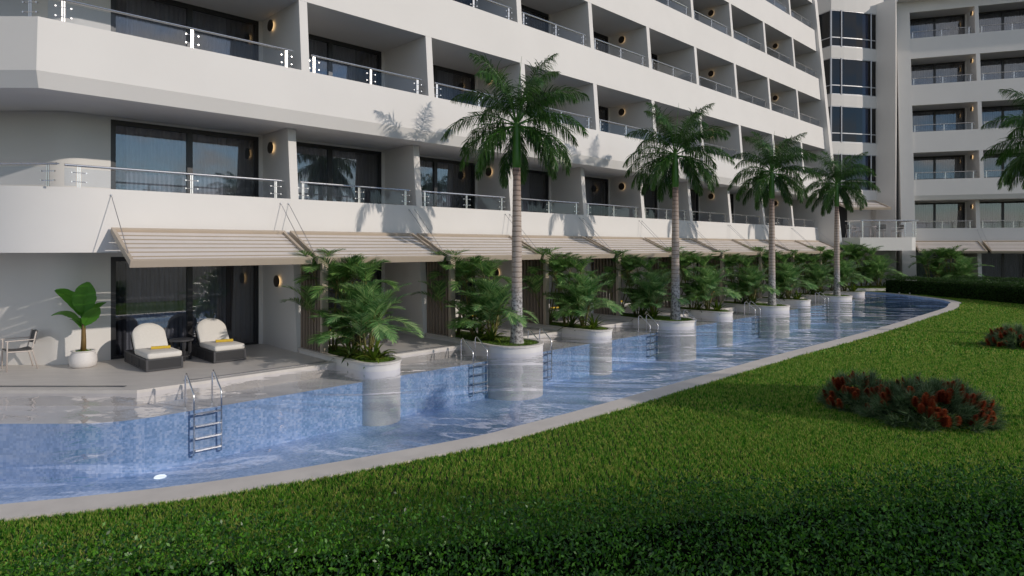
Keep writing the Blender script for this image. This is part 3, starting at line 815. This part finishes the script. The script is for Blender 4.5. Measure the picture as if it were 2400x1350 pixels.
def leaves_np(name, P, nrm_jit, size, m, seed, up=.5, parent=None, elong=2.0):
    """leaf = folded diamond; P positions (k,3)"""
    rg = np.random.default_rng(seed); k = len(P)
    d = rg.normal(size=(k, 3)); d[:, 2] = np.abs(d[:, 2]) * nrm_jit + up; d /= np.linalg.norm(d, axis=1)[:, None]
    s = np.cross(d, rg.normal(size=(k, 3))); s /= np.linalg.norm(s, axis=1)[:, None]
    ln = (size * rg.uniform(.7, 1.3, k))[:, None]
    V = np.empty((k, 4, 3)); V[:, 0] = P; V[:, 1] = P + d * ln * .5 + s * ln / elong * .5; V[:, 2] = P + d * ln; V[:, 3] = P + d * ln * .5 - s * ln / elong * .5
    return np_mesh(name, V.reshape(-1, 3), 4, m, parent)

arA = make_areca(5, 7, .7, 1.95, 6, .95, M['areca'], .46)
arB = make_areca(8, 9, .35, 1.75, 6, .95, M['areca'], .40)
arC = make_areca(21, 9, .30, 1.05, 5, 1.22, M['arecabright'], .20, 'bushy_palm')
br1 = make_brom(3, M['bromeliad'], 18, .62); br2 = make_brom(4, M['brodark'], 16, .60)
def plan_small(ti, s=0.0):
    l, r = ti + .01 - s, ti + 1.03 + s; out = [(l, 15.4 + s * 0), (l, 12.55)]
    cx = (l + r) / 2; rad = (r - l) / 2
    out += [(cx + rad * math.cos(th), 12.55 + rad * math.sin(th)) for th in [math.pi + math.pi * j / 14 for j in range(1, 14)]]
    return out + [(r, 12.55), (r, 15.4)]
def plan_big(ti, s=0.0):
    cx, cp, rad = ti + .60, 12.28, .80 + s
    out = [(ti + .01 - s, 15.4), (ti + .0 - s, 14.4), (ti - .06 - s, 13.8), (ti - .16 - s, 13.1)]
    out += [(cx + rad * math.cos(th), cp + rad * math.sin(th)) for th in [R(165) + R(210) * j / 20 for j in range(0, 21)]]
    return out + [(ti + 1.36 + s, 13.0), (ti + 1.24 + s, 13.8), (ti + 1.2 + s, 15.4)]
def area_pts(outline, n, rg):
    xs = [q[0] for q in outline]; ys = [q[1] for q in outline]; out = []
    while len(out) < n:
        x, y = rg.uniform(min(xs), max(xs)), rg.uniform(min(ys), max(ys)); c = False; j = len(outline) - 1
        for i in range(len(outline)):
            if (ys[i] > y) != (ys[j] > y) and x < (xs[j] - xs[i]) * (y - ys[i]) / (ys[j] - ys[i]) + xs[i]: c = not c
            j = i
        if c: out.append((x, y))
    return out
used = {}
def put(proto, loc, rz, sc, label, group, cat=None):
    o = proto if proto.name not in used else copy_tree(proto)
    used[proto.name] = 1
    o.location = loc; o.rotation_euler = (0, 0, rz); o.scale = (sc, sc, sc); o['label'] = label; o['group'] = group
    if cat: o['category'] = cat
    return o
mossmesh = {}
for i in range(1, 11):
    big = i % 2 == 0; plan = plan_big if big else plan_small; ti = TF[i]
    if i == 10: continue
    which = f'{ORD[i-1]} planter from the left'
    r = empty('planter', FM(ti + .7, 13.5, 0), label=(f'{ORD[i-1]} stone planter from the left, round ended ' + ('with a royal palm' if big else 'with bushy palms only')), cat='planter', group='stone planters jutting into the pool')
    k = MB(); k.plate(plan(ti), -1.26, .085, FM); k.build('planter_body', M['planterstone'], r, smooth='auto')
    k = MB(); o_, i_ = plan(ti, .025), plan(ti, -.10)
    i_ = [(a, min(c, 15.28)) for a, c in i_]; n = len(o_)
    vs = [FM(a, c, z) for (a, c), z in [(q, .086) for q in o_] + [(q, .135) for q in o_] + [(q, .135) for q in i_] + [(q, .07) for q in i_]]
    k.add(vs, [(g * n + j, g * n + (j + 1) % n, (g + 1) * n + (j + 1) % n, (g + 1) * n + j) for g in range(3) for j in range(n)])
    k.build('rim', M['coping'], r)
    k = MB(); k.plate([(a, min(c, 15.27)) for a, c in plan(ti, -.105)], .0865, .10, FM); k.build('soil', M['soil'], r)
    key = big
    if key not in mossmesh:
        rg = random.Random(9); P = np.array([(a, c, .10) for a, c in area_pts([(a, min(c, 15.2)) for a, c in plan(0, -.13)], 5200 if big else 4200, rg)])
        ca, sa = CA, SA; Q = P.copy(); Q[:, 0] = P[:, 0] * ca - P[:, 1] * sa; Q[:, 1] = P[:, 0] * sa + P[:, 1] * ca
        o = leaves_np('ground_cover', Q, .5, .05, M['moss'], 4, .7, elong=4); mossmesh[key] = o
    else:
        o = mossmesh[key].copy(); C.objects.link(o)
    x, y, _ = FM(ti, 0, 0); o.location = (x, y, 0)
    tag(o, f'low yellow green ground cover in the {which}', 'ground cover', kind='stuff')
    rz = A + .2 * math.sin(i * 5); g = 'planter palms in front of the ground floor terraces'
    sc = 1 + .04 * math.sin(i * 3)
    put(arA, FM(ti + .45, 14.55, .09), rz, sc, f'tall thin areca palm nearest the screen in the {which}', g, 'palm')
    put(arB, FM(ti + .62, 13.8, .09), rz + .6, sc, f'mid height clustered areca palm in the middle of the {which}', g, 'palm')
    put(arC, FM(ti + .60, 13.1, .09), rz + 1.1, sc, f'low bright green bushy palm near the pool end of the {which}', 'bushy palms in the planters', 'palm')
    g = 'strap leaved bromeliads in the planters'
    put(br1, FM(ti + .42, 12.55 if not big else 12.95, .10), rz, 1, f'yellow green bromeliad nearest the pool in the {which}', g, 'bromeliad')
    put(br2, FM(ti + .25, 13.3, .10), rz + 2, .95, f'dark bromeliad beside the bushy palm in the {which}', g, 'bromeliad')
    put(br2, FM(ti + .80, 12.85 if not big else 13.3, .10), rz + 4, .9, f'dark bromeliad on the far side of the {which}', g, 'bromeliad')

# far garden bed under the stair tower and clump behind the hedge
k = MB(); k.plate([(20.2, 39.2), (21.4, 38.75), (22.6, 38.75), (23.6, 39.3), (23.9, 40.6), (20.8, 40.9)], -.2, .16); r = k.build('garden_bed', M['planterstone']); tag(r, 'low curved stone garden bed at the far end of the pool', 'garden bed')
rg = random.Random(2); P = np.array([(a, c, .16) for a, c in area_pts([(20.4, 39.3), (21.4, 38.9), (22.6, 38.9), (23.5, 39.4), (23.7, 40.5), (21, 40.7)], 3500, rg)])
tag(leaves_np('ground_cover', P, .5, .10, M['moss'], 6, .7, elong=4), 'bright ground cover on the far garden bed', 'ground cover', kind='stuff')
g = 'palms in the far beds'
put(arA, (21.3, 39.9, .15), 0, 1.05, 'tall areca palm at the left of the far garden bed', g, 'palm'); put(arB, (21.9, 39.9, .15), 1, 1.15, 'clustered areca palm in the middle of the far garden bed', g, 'palm')
put(arC, (22.7, 39.6, .15), 2, 1.15, 'bright bushy palm at the right of the far garden bed', g, 'palm')
put(br2, (21.9, 39.2, .15), 0, 1, 'dark bromeliad at the front of the far garden bed', 'strap leaved bromeliads in the planters', 'bromeliad'); put(br2, (22.7, 39.2, .15), 2, 1, 'dark bromeliad right of the other one on the far garden bed', 'strap leaved bromeliads in the planters', 'bromeliad')
put(arA, (26.0, 39.6, 0), 2, 1, 'tall areca palm behind the far hedge by the first awning of the far wing', g, 'palm'); put(arB, (27.0, 39.5, 0), 3, 1.1, 'clustered areca palm behind the far hedge', g, 'palm'); put(arC, (27.6, 39.3, 0), 0, 1.2, 'bright bushy palm behind the far hedge', g, 'palm')

# red flowering shrubs on the lawn
def make_shrub(seed, rx, ry, h, ntuft, nflow):
    rg = np.random.default_rng(seed); r = empty('flowering_shrub', cat='shrub')
    V = []; W = []
    def tuft(c, d, n, ln, w, out):
        dd = d + rg.normal(size=(n, 3)) * .55; dd /= np.linalg.norm(dd, axis=1)[:, None]
        s = np.cross(dd, rg.normal(size=(n, 3))); s /= np.linalg.norm(s, axis=1)[:, None]
        b = c + d * rg.uniform(-.06, .08, (n, 1)); l = ln * rg.uniform(.6, 1.2, (n, 1))
        T = np.empty((n, 3, 3)); T[:, 0] = b - s * w; T[:, 1] = b + s * w; T[:, 2] = b + dd * l; out.append(T.reshape(-1, 3))
    st = MB()
    for i in range(ntuft):
        th = rg.uniform(0, 2 * np.pi); ph = np.arccos(rg.uniform(0.0, 1)); f = rg.uniform(.72, 1) if i % 4 else rg.uniform(.4, .8)
        d = np.array([np.sin(ph) * np.cos(th), np.sin(ph) * np.sin(th), np.cos(ph)])
        c = d * np.array([rx, ry, h]) * f; c[2] += .03
        tuft(c, d * [1, 1, .8] + [0, 0, .3], 70, .19, .0055, V)
        if i % 3 == 0: st.tube([(0, 0, 0), tuple(c * [.5, .5, .35]), tuple(c)], .006, 4)
    for i in range(nflow):
        th = rg.uniform(0, 2 * np.pi); ph = np.arccos(rg.uniform(.08, .98)); d = np.array([np.sin(ph) * np.cos(th), np.sin(ph) * np.sin(th), np.cos(ph)])
        c = d * np.array([rx, ry, h]) * rg.uniform(.88, 1.0); ax = d * .5 + [0, 0, 1]; ax /= np.linalg.norm(ax); hh = rg.uniform(.12, .21)
        n = 560; u = rg.uniform(0, 1, (n, 1)); o = rg.normal(size=(n, 3)); o -= (o @ ax)[:, None] * ax; o /= np.linalg.norm(o, axis=1)[:, None]
        b = c + ax * u * hh; dd = o * 1 + ax * .5; rad = rg.uniform(.03, .078, (n, 1)) * np.sqrt(np.clip(1.05 - u * u, .05, 1)); s = np.cross(dd, ax); s /= np.linalg.norm(s, axis=1)[:, None]
        T = np.empty((n, 3, 3)); T[:, 0] = b - s * .006; T[:, 1] = b + s * .006; T[:, 2] = b + dd * rad; W.append(T.reshape(-1, 3))
    np_mesh('foliage', np.concatenate(V), 3, M['needle'], r); np_mesh('flower_spikes', np.concatenate(W), 3, M['redflower'], r)
    st.build('branches', M['twig_and_core'], r, local=True)
    return r
sh = [make_shrub(1, .92, .66, .54, 230, 95), make_shrub(2, .54, .5, .48, 100, 62), make_shrub(3, .75, .6, .48, 120, 70)]
for o, loc, lb in zip(sh, [(6.5, 9.95, -.03), (5.85, 10.75, -.03), (13.6, 17.2, -.03)], ['large red flowering shrub on the lawn, nearest and widest', 'smaller dark red flowering shrub left of the large one', 'red flowering shrub farther back at the right edge of the lawn']):
    o.location = loc; o['label'] = lb; o['group'] = 'red flowering shrubs on the lawn'
o = copy_tree(sh[1]); o.location = (14.9, 16.9, -.03); o['label'] = 'red flowering shrub half cut by the right edge'

# hedges
def hedge(path, wd, h, n, size, m, label, seed, zj=.05):
    rg = np.random.default_rng(seed)
    r = empty('hedge', (path[0][0], path[0][1], 0), label=label, cat='hedge')
    seg = [Vector(b_) - Vector(a_) for a_, b_ in zip(path[:-1], path[1:])]; ls = np.array([s_.length for s_ in seg]); pr = ls / ls.sum()
    P = np.empty((n, 3)); si = rg.choice(len(seg), n, p=pr); u = rg.uniform(0, 1, n)
    kind = rg.uniform(0, 1, n); top = wd / (wd + 2 * h)
    per = np.where(kind < top, rg.uniform(-.5, .5, n) * wd, np.where(rg.uniform(0, 1, n) < .5, -.5, .5) * wd)
    zz = np.where(kind < top, h, rg.uniform(0, 1, n) * h)
    for k_ in range(len(seg)):
        m_ = si == k_; a_ = path[k_]; s_ = seg[k_]; nn_ = Vector((-s_.y, s_.x)).normalized()
        P[m_, 0] = a_[0] + s_.x * u[m_] + nn_.x * per[m_]; P[m_, 1] = a_[1] + s_.y * u[m_] + nn_.y * per[m_]
    wob = .04 * np.sin(P[:, 0] * 3.1 + 1) * np.sin(P[:, 1] * 3.7) + .025 * np.sin(P[:, 0] * 11 + 2 * np.sin(P[:, 1] * 7))
    P[:, 2] = zz + wob + rg.uniform(-zj * 2.4, zj, n); P[:, :2] += rg.uniform(-zj, zj, (n, 2))
    P -= np.array([path[0][0], path[0][1], 0])
    leaves_np('foliage', P, .9, size, m, seed + 1, .25, r)
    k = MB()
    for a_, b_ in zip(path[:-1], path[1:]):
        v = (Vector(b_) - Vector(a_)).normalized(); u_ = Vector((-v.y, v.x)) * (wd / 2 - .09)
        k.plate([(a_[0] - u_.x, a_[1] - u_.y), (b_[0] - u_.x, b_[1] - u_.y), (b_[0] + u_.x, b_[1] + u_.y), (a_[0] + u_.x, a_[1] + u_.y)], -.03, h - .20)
    k.build('shade_core', M['twig_and_core'], r)  # solid near-black box standing in for the shade between the leaves
    return r
def nearh():
    # clipped hedge that the camera looks over
    far_e = [(-5.0, 3.35), (-3.06, 3.82), (-1.67, 4.18), (0, 4.45), (1.96, 4.9), (4.14, 5.18), (6.5, 5.45)]
    path = [(x + .18, y - 1.1) for x, y in far_e]
    hedge(path, 2.2, .90, 240000, .027, M['hedge'], 'dark glossy clipped hedge filling the foreground', 31, .10)
nearh()
hedge([(22.5, 38.0), (23.3, 35.6), (23.9, 32.6), (24.35, 29.5), (24.6, 26.0), (25.0, 22)], 1.0, .92, 60000, .05, M['farhedge'], 'dark clipped hedge curving round the far end of the pool', 41)
hedge([(26.3, 38.2), (27.3, 36.0), (28.3, 33.5), (29.0, 30)], 1.0, .92, 26000, .05, M['farhedge'], 'second clipped hedge behind the curved one at the right', 43)
for x, y, lb in ((22.15, 36.6, 'left one of two tiny white garden lights at the foot of the far hedge'), (22.5, 36.2, 'right one of two tiny white garden lights at the foot of the far hedge')):
    k = MB(); k.lathe([(0, .10), (.035, .09), (.04, .05), (.02, .03), (.012, 0)], 12); k.box(-.01, .01, -.01, .01, -.04, .03); o = k.build('garden_light', M['pot'], loc=(x, y, 0)); tag(o, lb, 'garden light', 'garden lights')

# lawn grass
def grass():
    rg = np.random.default_rng(77)
    poly = np.array(outer + [(20.3, 60), (-25, 60), (-25, 3.2)])
    poly = np.array([(-60, outer[0][1])] + outer[:-1] + [FM(42, 13.4, 0)[:2], (19, 60), (-60, 60)])
    def inside(x, y):
        c = np.zeros(len(x), bool); j = len(poly) - 1
        for i in range(len(poly)):
            xi, yi = poly[i]; xj, yj = poly[j]
            c ^= ((yi > y) != (yj > y)) & (x < (xj - xi) * (y - yi) / (yj - yi + 1e-12) + xi); j = i
        return c
    out = []
    for y0, y1, dens, w, h in ((3.4, 7, 8500, .0046, .045), (7, 10.5, 5200, .0068, .05), (10.5, 16, 2600, .0105, .055), (16, 26, 1000, .020, .06), (26, 39, 500, .030, .065)):
        xa, xb = -.84 * y1 - .3, .84 * y1 + .3
        n = int((xb - xa) * (y1 - y0) * dens); x = rg.uniform(xa, xb, n); y = rg.uniform(y0, y1, n)
        k = (np.abs(x) < .84 * y + .3) & ~inside(x, y); x = x[k]; y = y[k]; n = len(x)
        cx_ = rg.uniform(0, 1, n) < .6; x = np.where(cx_, x + (np.round(x / .09) * .09 - x + .02 * np.sin(y * 40)) * .55, x); y = np.where(cx_, y + (np.round(y / .09) * .09 - y + .02 * np.sin(x * 37)) * .55, y)
        patch = .5 + .5 * np.sin(x * 1.3 + np.sin(y * 1.7)) * np.sin(y * 1.9 + np.sin(x * 2.3))
        hh = h * rg.uniform(.55, 1.2, n) * (.8 + .35 * patch); az = rg.uniform(0, 2 * np.pi, n); ln = rg.uniform(.1, .75, n) * hh; la = rg.uniform(0, 2 * np.pi, n)
        T = np.empty((n, 3, 3)); wx = np.cos(az) * w; wy = np.sin(az) * w; z = np.full(n, -.03)
        T[:, 0] = np.stack([x - wx, y - wy, z], 1); T[:, 1] = np.stack([x + wx, y + wy, z], 1); T[:, 2] = np.stack([x + np.cos(la) * ln, y + np.sin(la) * ln, z + hh], 1)
        out.append(T.reshape(-1, 3))
    V = np.concatenate(out); print('grass blades', len(V) // 3)
    tag(np_mesh('grass', V, 3, M['grass']), 'short green lawn grass between the pool and the hedges', 'grass', kind='stuff')
grass()

# ------------------------------------------------------------------ furniture
def make_lounger():
    r = empty('sun_lounger', cat='sun lounger')      # local: foot end at y=0, head at y=1.78; x centred
    W, Ln = .37, 1.78
    k = MB()
    for x in (-W, W - .045):
        for y in (0, .58, 1.16, Ln - .045): k.box(x, x + .045, y, y + .045, 0.01, .27)
    for z0, z1 in ((.01, .045), (.235, .27)):
        k.box(-W, -W + .045, .045, Ln - .045, z0, z1); k.box(W - .045, W, .045, Ln - .045, z0, z1)
        k.box(-W + .045, W - .045, 0, .045, z0, z1); k.box(-W + .045, W - .045, Ln - .045, Ln, z0, z1)
    k.build('frame', mat_frame, r, local=True, bevel=.003)
    k = MB(); k.box(-W + .012, W - .012, .012, Ln - .012, .03, .262); k.build('base', M['wicker'], r, local=True)
    def pad(outl, z0, z1, name, tilt=None, top=.035):
        kk = MB(); n = len(outl); cx = sum(q[0] for q in outl) / n; cy = sum(q[1] for q in outl) / n
        lev = [(.97, 0), (1, .025), (1, (z1 - z0) - .035), (.985, (z1 - z0) - .012), (.94, (z1 - z0)), (.5, (z1 - z0) + .012)]
        vs = [(cx + (x - cx) * s, cy + (y - cy) * s, z) for s, z in lev for x, y in outl]; m_ = len(lev)
        fs = [(g * n + j, g * n + (j + 1) % n, (g + 1) * n + (j + 1) % n, (g + 1) * n + j) for g in range(m_ - 1) for j in range(n)] + [tuple(range(n))[::-1], tuple(range((m_ - 1) * n, m_ * n))]
        if tilt:
            ty, tz, an = tilt; vs = [(x, ty + (y - ty) * math.cos(an) - z * math.sin(an), tz + (y - ty) * math.sin(an) + z * math.cos(an)) for x, y, z in vs]
        else: vs = [(x, y, z + z0) for x, y, z in vs]
        kk.add(vs, fs); return kk.build(name, M['cushion'], r, local=True, smooth=True)
    def rrect(x0, x1, y0, y1, rd, n=5):
        o_ = []
        for cx, cy, a0 in ((x1 - rd, y0 + rd, -90), (x1 - rd, y1 - rd, 0), (x0 + rd, y1 - rd, 90), (x0 + rd, y0 + rd, 180)):
            o_ += [(cx + rd * math.cos(R(a0 + 90 * j / n)), cy + rd * math.sin(R(a0 + 90 * j / n))) for j in range(n + 1)]
        return o_
    pad(rrect(-.35, .35, -.01, 1.02, .05), .272, .39, 'seat_cushion')
    back = [(-.345, 1.02), (.345, 1.02), (.345, 1.42)] + [(.345 * math.cos(R(a)), 1.42 + .30 * math.sin(R(a))) for a in range(12, 180, 12)] + [(-.345, 1.42)]
    pad(back[::1], 0, .115, 'back_cushion', (1.02, .30, R(52)))
    k = MB(); vs = [(x * 1.03, 1.02 + (y - 1.02) * math.cos(R(52)) * 1.02 - z * math.sin(R(52)), .285 + (y - 1.02) * math.sin(R(52)) * 1.02 + z * math.cos(R(52))) for z in (-.03, -.004) for x, y in back]
    n = len(back); k.add(vs, [(j, (j + 1) % n, (j + 1) % n + n, j + n) for j in range(n)] + [tuple(range(n))[::-1], tuple(range(n, 2 * n))]); k.build('backrest', M['wicker'], r, local=True)
    return r
mat_frame = mat('charcoal lounger frame', (.05, .05, .055), .5)
lo0 = make_lounger()
def make_towel():
    k = MB()
    for j, (y, z, rr) in enumerate(((0, 0, .033), (.058, -.002, .031))):
        pts = [(-.19 + .38 * a / 6, y, z + .003 * math.sin(a * 2 + j)) for a in range(7)]
        k.tube(pts, [rr * (1 + .06 * math.sin(a * 3 + j)) for a in range(7)], 12)
    return k.build('rolled_towel', M['towel'], smooth='auto')
tw0 = make_towel()
def make_sidetable():
    r = empty('side_table', cat='side table')
    k = MB(); k.lathe([(0, .46), (.26, .46), (.27, .47), (.27, .495), (.26, .505), (0, .505)], 32); k.build('table_top', mat_frame, r, local=True)
    for j in range(4):
        k = MB(); a = R(45 + 90 * j); x, y = .2 * math.cos(a), .2 * math.sin(a); k.box(x - .025, x + .025, y - .025, y + .025, .0, .46); k.build('leg', mat_frame, r, local=True)
    k = MB(); k.lathe([(0, .10), (.2, .10), (.2, .12), (0, .12)], 24); k.build('shelf', mat_frame, r, local=True)
    return r
st0 = make_sidetable()
for b_ in range(8):
    dt = b_ * PITCH; bay = f'{ORD[b_]} terrace from the left'
    for j, (t, p) in enumerate(((4.33, 15.27), (5.74, 15.33))):
        side = ('left', 'right')[j]
        o = lo0 if (b_ == 0 and j == 0) else copy_tree(lo0); o.location = FM(t + dt, p, 0); o.rotation_euler = (0, 0, A)
        o['label'] = f'{side} cream cushioned lounger of the pair on the {bay}'; o['group'] = 'sun loungers on the ground floor terraces'
        w = tw0 if (b_ == 0 and j == 0) else copy_tree(tw0); w.location = FM(t + dt + .06, p + .52, .432); w.rotation_euler = (0, 0, A - .25)
        tag(w, f'rolled yellow towel on the {side} lounger of the {bay}', 'towel', 'rolled yellow towels')
    o = st0 if b_ == 0 else copy_tree(st0); o.location = FM(4.98 + dt, 16.35, 0)
    tag(o, f'round charcoal side table between the loungers on the {bay}', 'side table', 'side tables between loungers')

def make_chair():
    r = empty('armchair', cat='chair'); tb = MB()       # faces -y, origin centre on floor
    for s in (-1, 1):
        k = MB(); k.tube([(s * .27, -.25, 0), (s * .27, -.24, .62), (s * .27, -.23, .645)], .016, 8); k.build('leg', M['chairframe'], r, local=True, smooth=True)
        k = MB(); k.tube([(s * .24, .30, 0), (s * .23, .20, .44), (s * .23, .27, .80), (s * .215, .285, .835)], .015, 8); k.build('leg', M['chairframe'], r, local=True, smooth=True)
        k = MB(); k.box(s * .27 - .02, s * .27 + .02, -.28, .25, .645, .665); k.build('armrest', M['chairframe'], r, local=True, bevel=.006)
        k = MB(); k.tube([(s * .26, -.245, .42), (s * .235, .215, .40)], .014, 8); k.build('side_rail', M['chairframe'], r, local=True)
    k = MB(); k.tube([(-.26, -.245, .42), (.26, -.245, .42)], .014, 8); k.tube([(-.23, .21, .40), (.23, .21, .40)], .014, 8); k.build('cross_rail', M['chairframe'], r, local=True)
    k = MB(); n = 8; vs = []
    for z in (0, .018):
        for j in range(n + 1):
            u = j / n; y = -.245 + .46 * u
            vs += [(-.245, y, .435 - .03 * math.sin(math.pi * u) + z), (.245, y, .435 - .03 * math.sin(math.pi * u) + z)]
    h_ = 2 * (n + 1)
    k.add(vs, [(2 * j + h_, 2 * j + 1 + h_, 2 * j + 3 + h_, 2 * j + 2 + h_) for j in range(n)] + [(2 * j, 2 * j + 2, 2 * j + 3, 2 * j + 1) for j in range(n)] + [(2 * j, 2 * j + h_, 2 * j + 2 + h_, 2 * j + 2) for j in range(n)] + [(2 * j + 1, 2 * j + 3, 2 * j + 3 + h_, 2 * j + 1 + h_) for j in range(n)] + [(0, 1, 1 + h_, h_), (2 * n, 2 * n + h_, 2 * n + 1 + h_, 2 * n + 1)])
    k.build('seat', M['sling'], r, local=True, smooth='auto')
    k = MB(); vs = []
    for dy in (0, .02):
        for j in range(9):
            x = -.22 + .44 * j / 8; cy = .03 * (1 - (x / .22) ** 2); top = .835 - .03 * abs(x / .22) ** 3
            vs += [(x, .235 + cy + dy, .55), (x, .28 + cy + dy, top)]
    h_ = 18
    k.add(vs, [(2 * j, 2 * j + 2, 2 * j + 3, 2 * j + 1) for j in range(8)] + [(2 * j + h_, 2 * j + 1 + h_, 2 * j + 3 + h_, 2 * j + 2 + h_) for j in range(8)] + [(2 * j + 1, 2 * j + 3, 2 * j + 3 + h_, 2 * j + 1 + h_) for j in range(8)] + [(2 * j, 2 * j + h_, 2 * j + 2 + h_, 2 * j + 2) for j in range(8)] + [(0, 1, 1 + h_, h_), (16, 16 + h_, 17 + h_, 17)])
    k.build('backrest', M['sling'], r, local=True, smooth='auto')
    return r
ch0 = make_chair()
def make_table():
    r = empty('round_table', cat='table')
    k = MB(); k.lathe([(0, .70), (.36, .70), (.37, .71), (.37, .725), (.36, .735), (0, .735)], 40); k.build('table_top', M['chairframe'], r, local=True)
    k = MB(); k.lathe([(.03, .03), (.03, .70)], 12); k.lathe([(0, 0), (.22, 0), (.22, .012), (.03, .03)], 24); k.build('pedestal', M['chairframe'], r, local=True)
    return r
tb0 = make_table()
ch0.location = (-10.87, 14.1, 0); ch0.rotation_euler = (0, 0, -R(43)); ch0['label'] = 'taupe framed armchair with dark sling back at the left edge'; ch0['group'] = 'armchairs'
tb0.location = (-11.72, 13.75, 0); tb0['label'] = 'round table cut by the left edge beside the armchair'
o = copy_tree(tb0); o.location = (23.3, 41.6, 3.28); o['label'] = 'round table on the terrace balcony of the stair tower'
for j, (x, y, rz, lb) in enumerate(((22.1, 41.6, 1.7, 'leftmost armchair behind the terrace balcony glass'), (22.75, 42.1, .6, 'second armchair from the left behind the balcony glass'), (23.5, 40.8, 3.0, 'armchair with its back to the balcony glass near the middle'), (24.1, 41.9, -.4, 'second armchair from the right behind the balcony glass'), (24.9, 41.3, -1.5, 'rightmost armchair on the terrace balcony'))):
    o = copy_tree(ch0); o.location = (x, y, 3.28); o.rotation_euler = (0, 0, rz); o['label'] = lb; o['group'] = 'armchairs'

# potted banana plant
pt = empty('potted_plant', (-9.60, 14.33, 0), label='banana plant in a white round pot against the white wall', cat='potted plant')
k = MB(); k.lathe([(0, 0), (.19, 0), (.25, .04), (.27, .13), (.265, .25), (.22, .33), (.215, .355), (.235, .36), (.235, .375), (.19, .375), (.19, .33), (0, .33)], 40); k.build('pot', M['pot'], pt, local=True, smooth=True)
k = MB(); k.lathe([(0, .34), (.19, .335)], 20); k.build('soil', M['soil'], pt, local=True)
rg = np.random.default_rng(5); P = np.c_[rg.normal(0, .08, 500), rg.normal(0, .08, 500), np.full(500, .345)]; P = P[np.hypot(P[:, 0], P[:, 1]) < .18]
leaves_np('moss', P, .5, .035, M['moss'], 8, .6, pt)
k = MB(); k.tube([(0, 0, .33), (.01, 0, .6), (.0, .01, .85), (.01, 0, 1.05)], [.06, .05, .042, .03], 12); k.build('stem', textured('banana stem', (.22, .13, .03), (.05, .035, .015), 9, .6, .3, .01, (1, 1, .35)), pt, local=True, smooth=True)
def banana_leaf(base, d0, d1, length, width, roll, pet=.22):
    k = MB(); base = Vector(base); d0 = Vector(d0).normalized(); d1 = Vector(d1).normalized(); K = 16; p = base.copy(); rw = []
    for j in range(K + 1):
        u = j / K; d = d0.lerp(d1, u ** 1.3).normalized(); lat = Vector(roll) - d * Vector(roll).dot(d); lat.normalize(); nn = lat.cross(d)
        if u < pet: w = .010
        else: v = (u - pet) / (1 - pet); w = width * (math.sin(math.pi * min(v * .93 + .06, 1)) ** .55) * (1 - .06 * (j % 3 == 0))
        rw.append((p.copy(), lat, nn, w)); p = p + d * length / K
    vs = []
    for q, lat, nn, w in rw:
        for f in (-1, -.5, 0, .5, 1): vs.append(q + lat * w * f + nn * (.28 * w * abs(f) + .006 * math.sin(f * 9)))
    k.add(vs, [(5 * j + a, 5 * j + a + 1, 5 * j + a + 6, 5 * j + a + 5) for j in range(K) for a in range(4)])
    k.tube([q for q, *_ in rw], [.013 * (1 - .8 * j / K) for j in range(K + 1)], 6, 0)
    return k.build('leaf', M['banana'], pt, local=True, smooth=True)
banana_leaf((0, 0, .95), (.12, -.2, 1), (.35, -.15, .7), 1.02,   .23, (1, .5, -.1), .3)
banana_leaf((0, 0, .95), (-.15, -.1, 1), (-1, -.1, .25), 1.02, .16, (.3, .9, .5), .25)
banana_leaf((0, 0, .90), (-.25, -.3, 1), (-.75, -.5, -.75), .80, .20, (.6, -.5, .3), .22)
banana_leaf((0, 0, .80), (.35, -.1, 1), (.9, -.2, .35), .72, .16, (.5, .7, -.4), .25)
banana_leaf((0, 0, .85), (.2, .3, 1), (.5, .6, .3), .75, .18, (1, -.4, 0), .25)
banana_leaf((0, 0, .95), (-.1, .25, 1), (-.3, .3, .8), .85, .17, (1, .3, 0), .25)
banana_leaf((0, 0, .75), (-.3, .1, 1), (-.7, .2, -.2), .55, .10, (.3, 1, .1), .25)

# broadleaf tree beyond the right edge (seen only as reflection and shade)
tr = empty('shade_tree', (10.6, .5, -.03), label='round crowned broadleaf tree on the lawn beyond the right edge', cat='tree')
rg = np.random.default_rng(9)
cl = rg.normal(size=(60, 3)); cl /= np.linalg.norm(cl, axis=1)[:, None]; cl = cl * [2.3, 2.3, 1.3] * rg.uniform(.35, 1, (60, 1)) + [0, 0, 3.9]
P = np.concatenate([c + rg.normal(size=(420, 3)) * [.42, .42, .28] for c in cl])
leaves_np('crown', P, .5, .13, M['farhedge'], 10, .1, tr)
k = MB(); k.tube([(0, 0, 0), (.05, .03, 1.2), (.02, .06, 2.4), (.1, 0, 3.8)], [.17, .13, .11, .05], 10)
for c in cl[::5]: k.tube([(.03, .05, 2.0), tuple(c * [.5, .5, .85]), tuple(c)], [.06, .035, .012], 6)
k.build('trunk', M['twig_and_core'], tr, local=True, smooth=True)
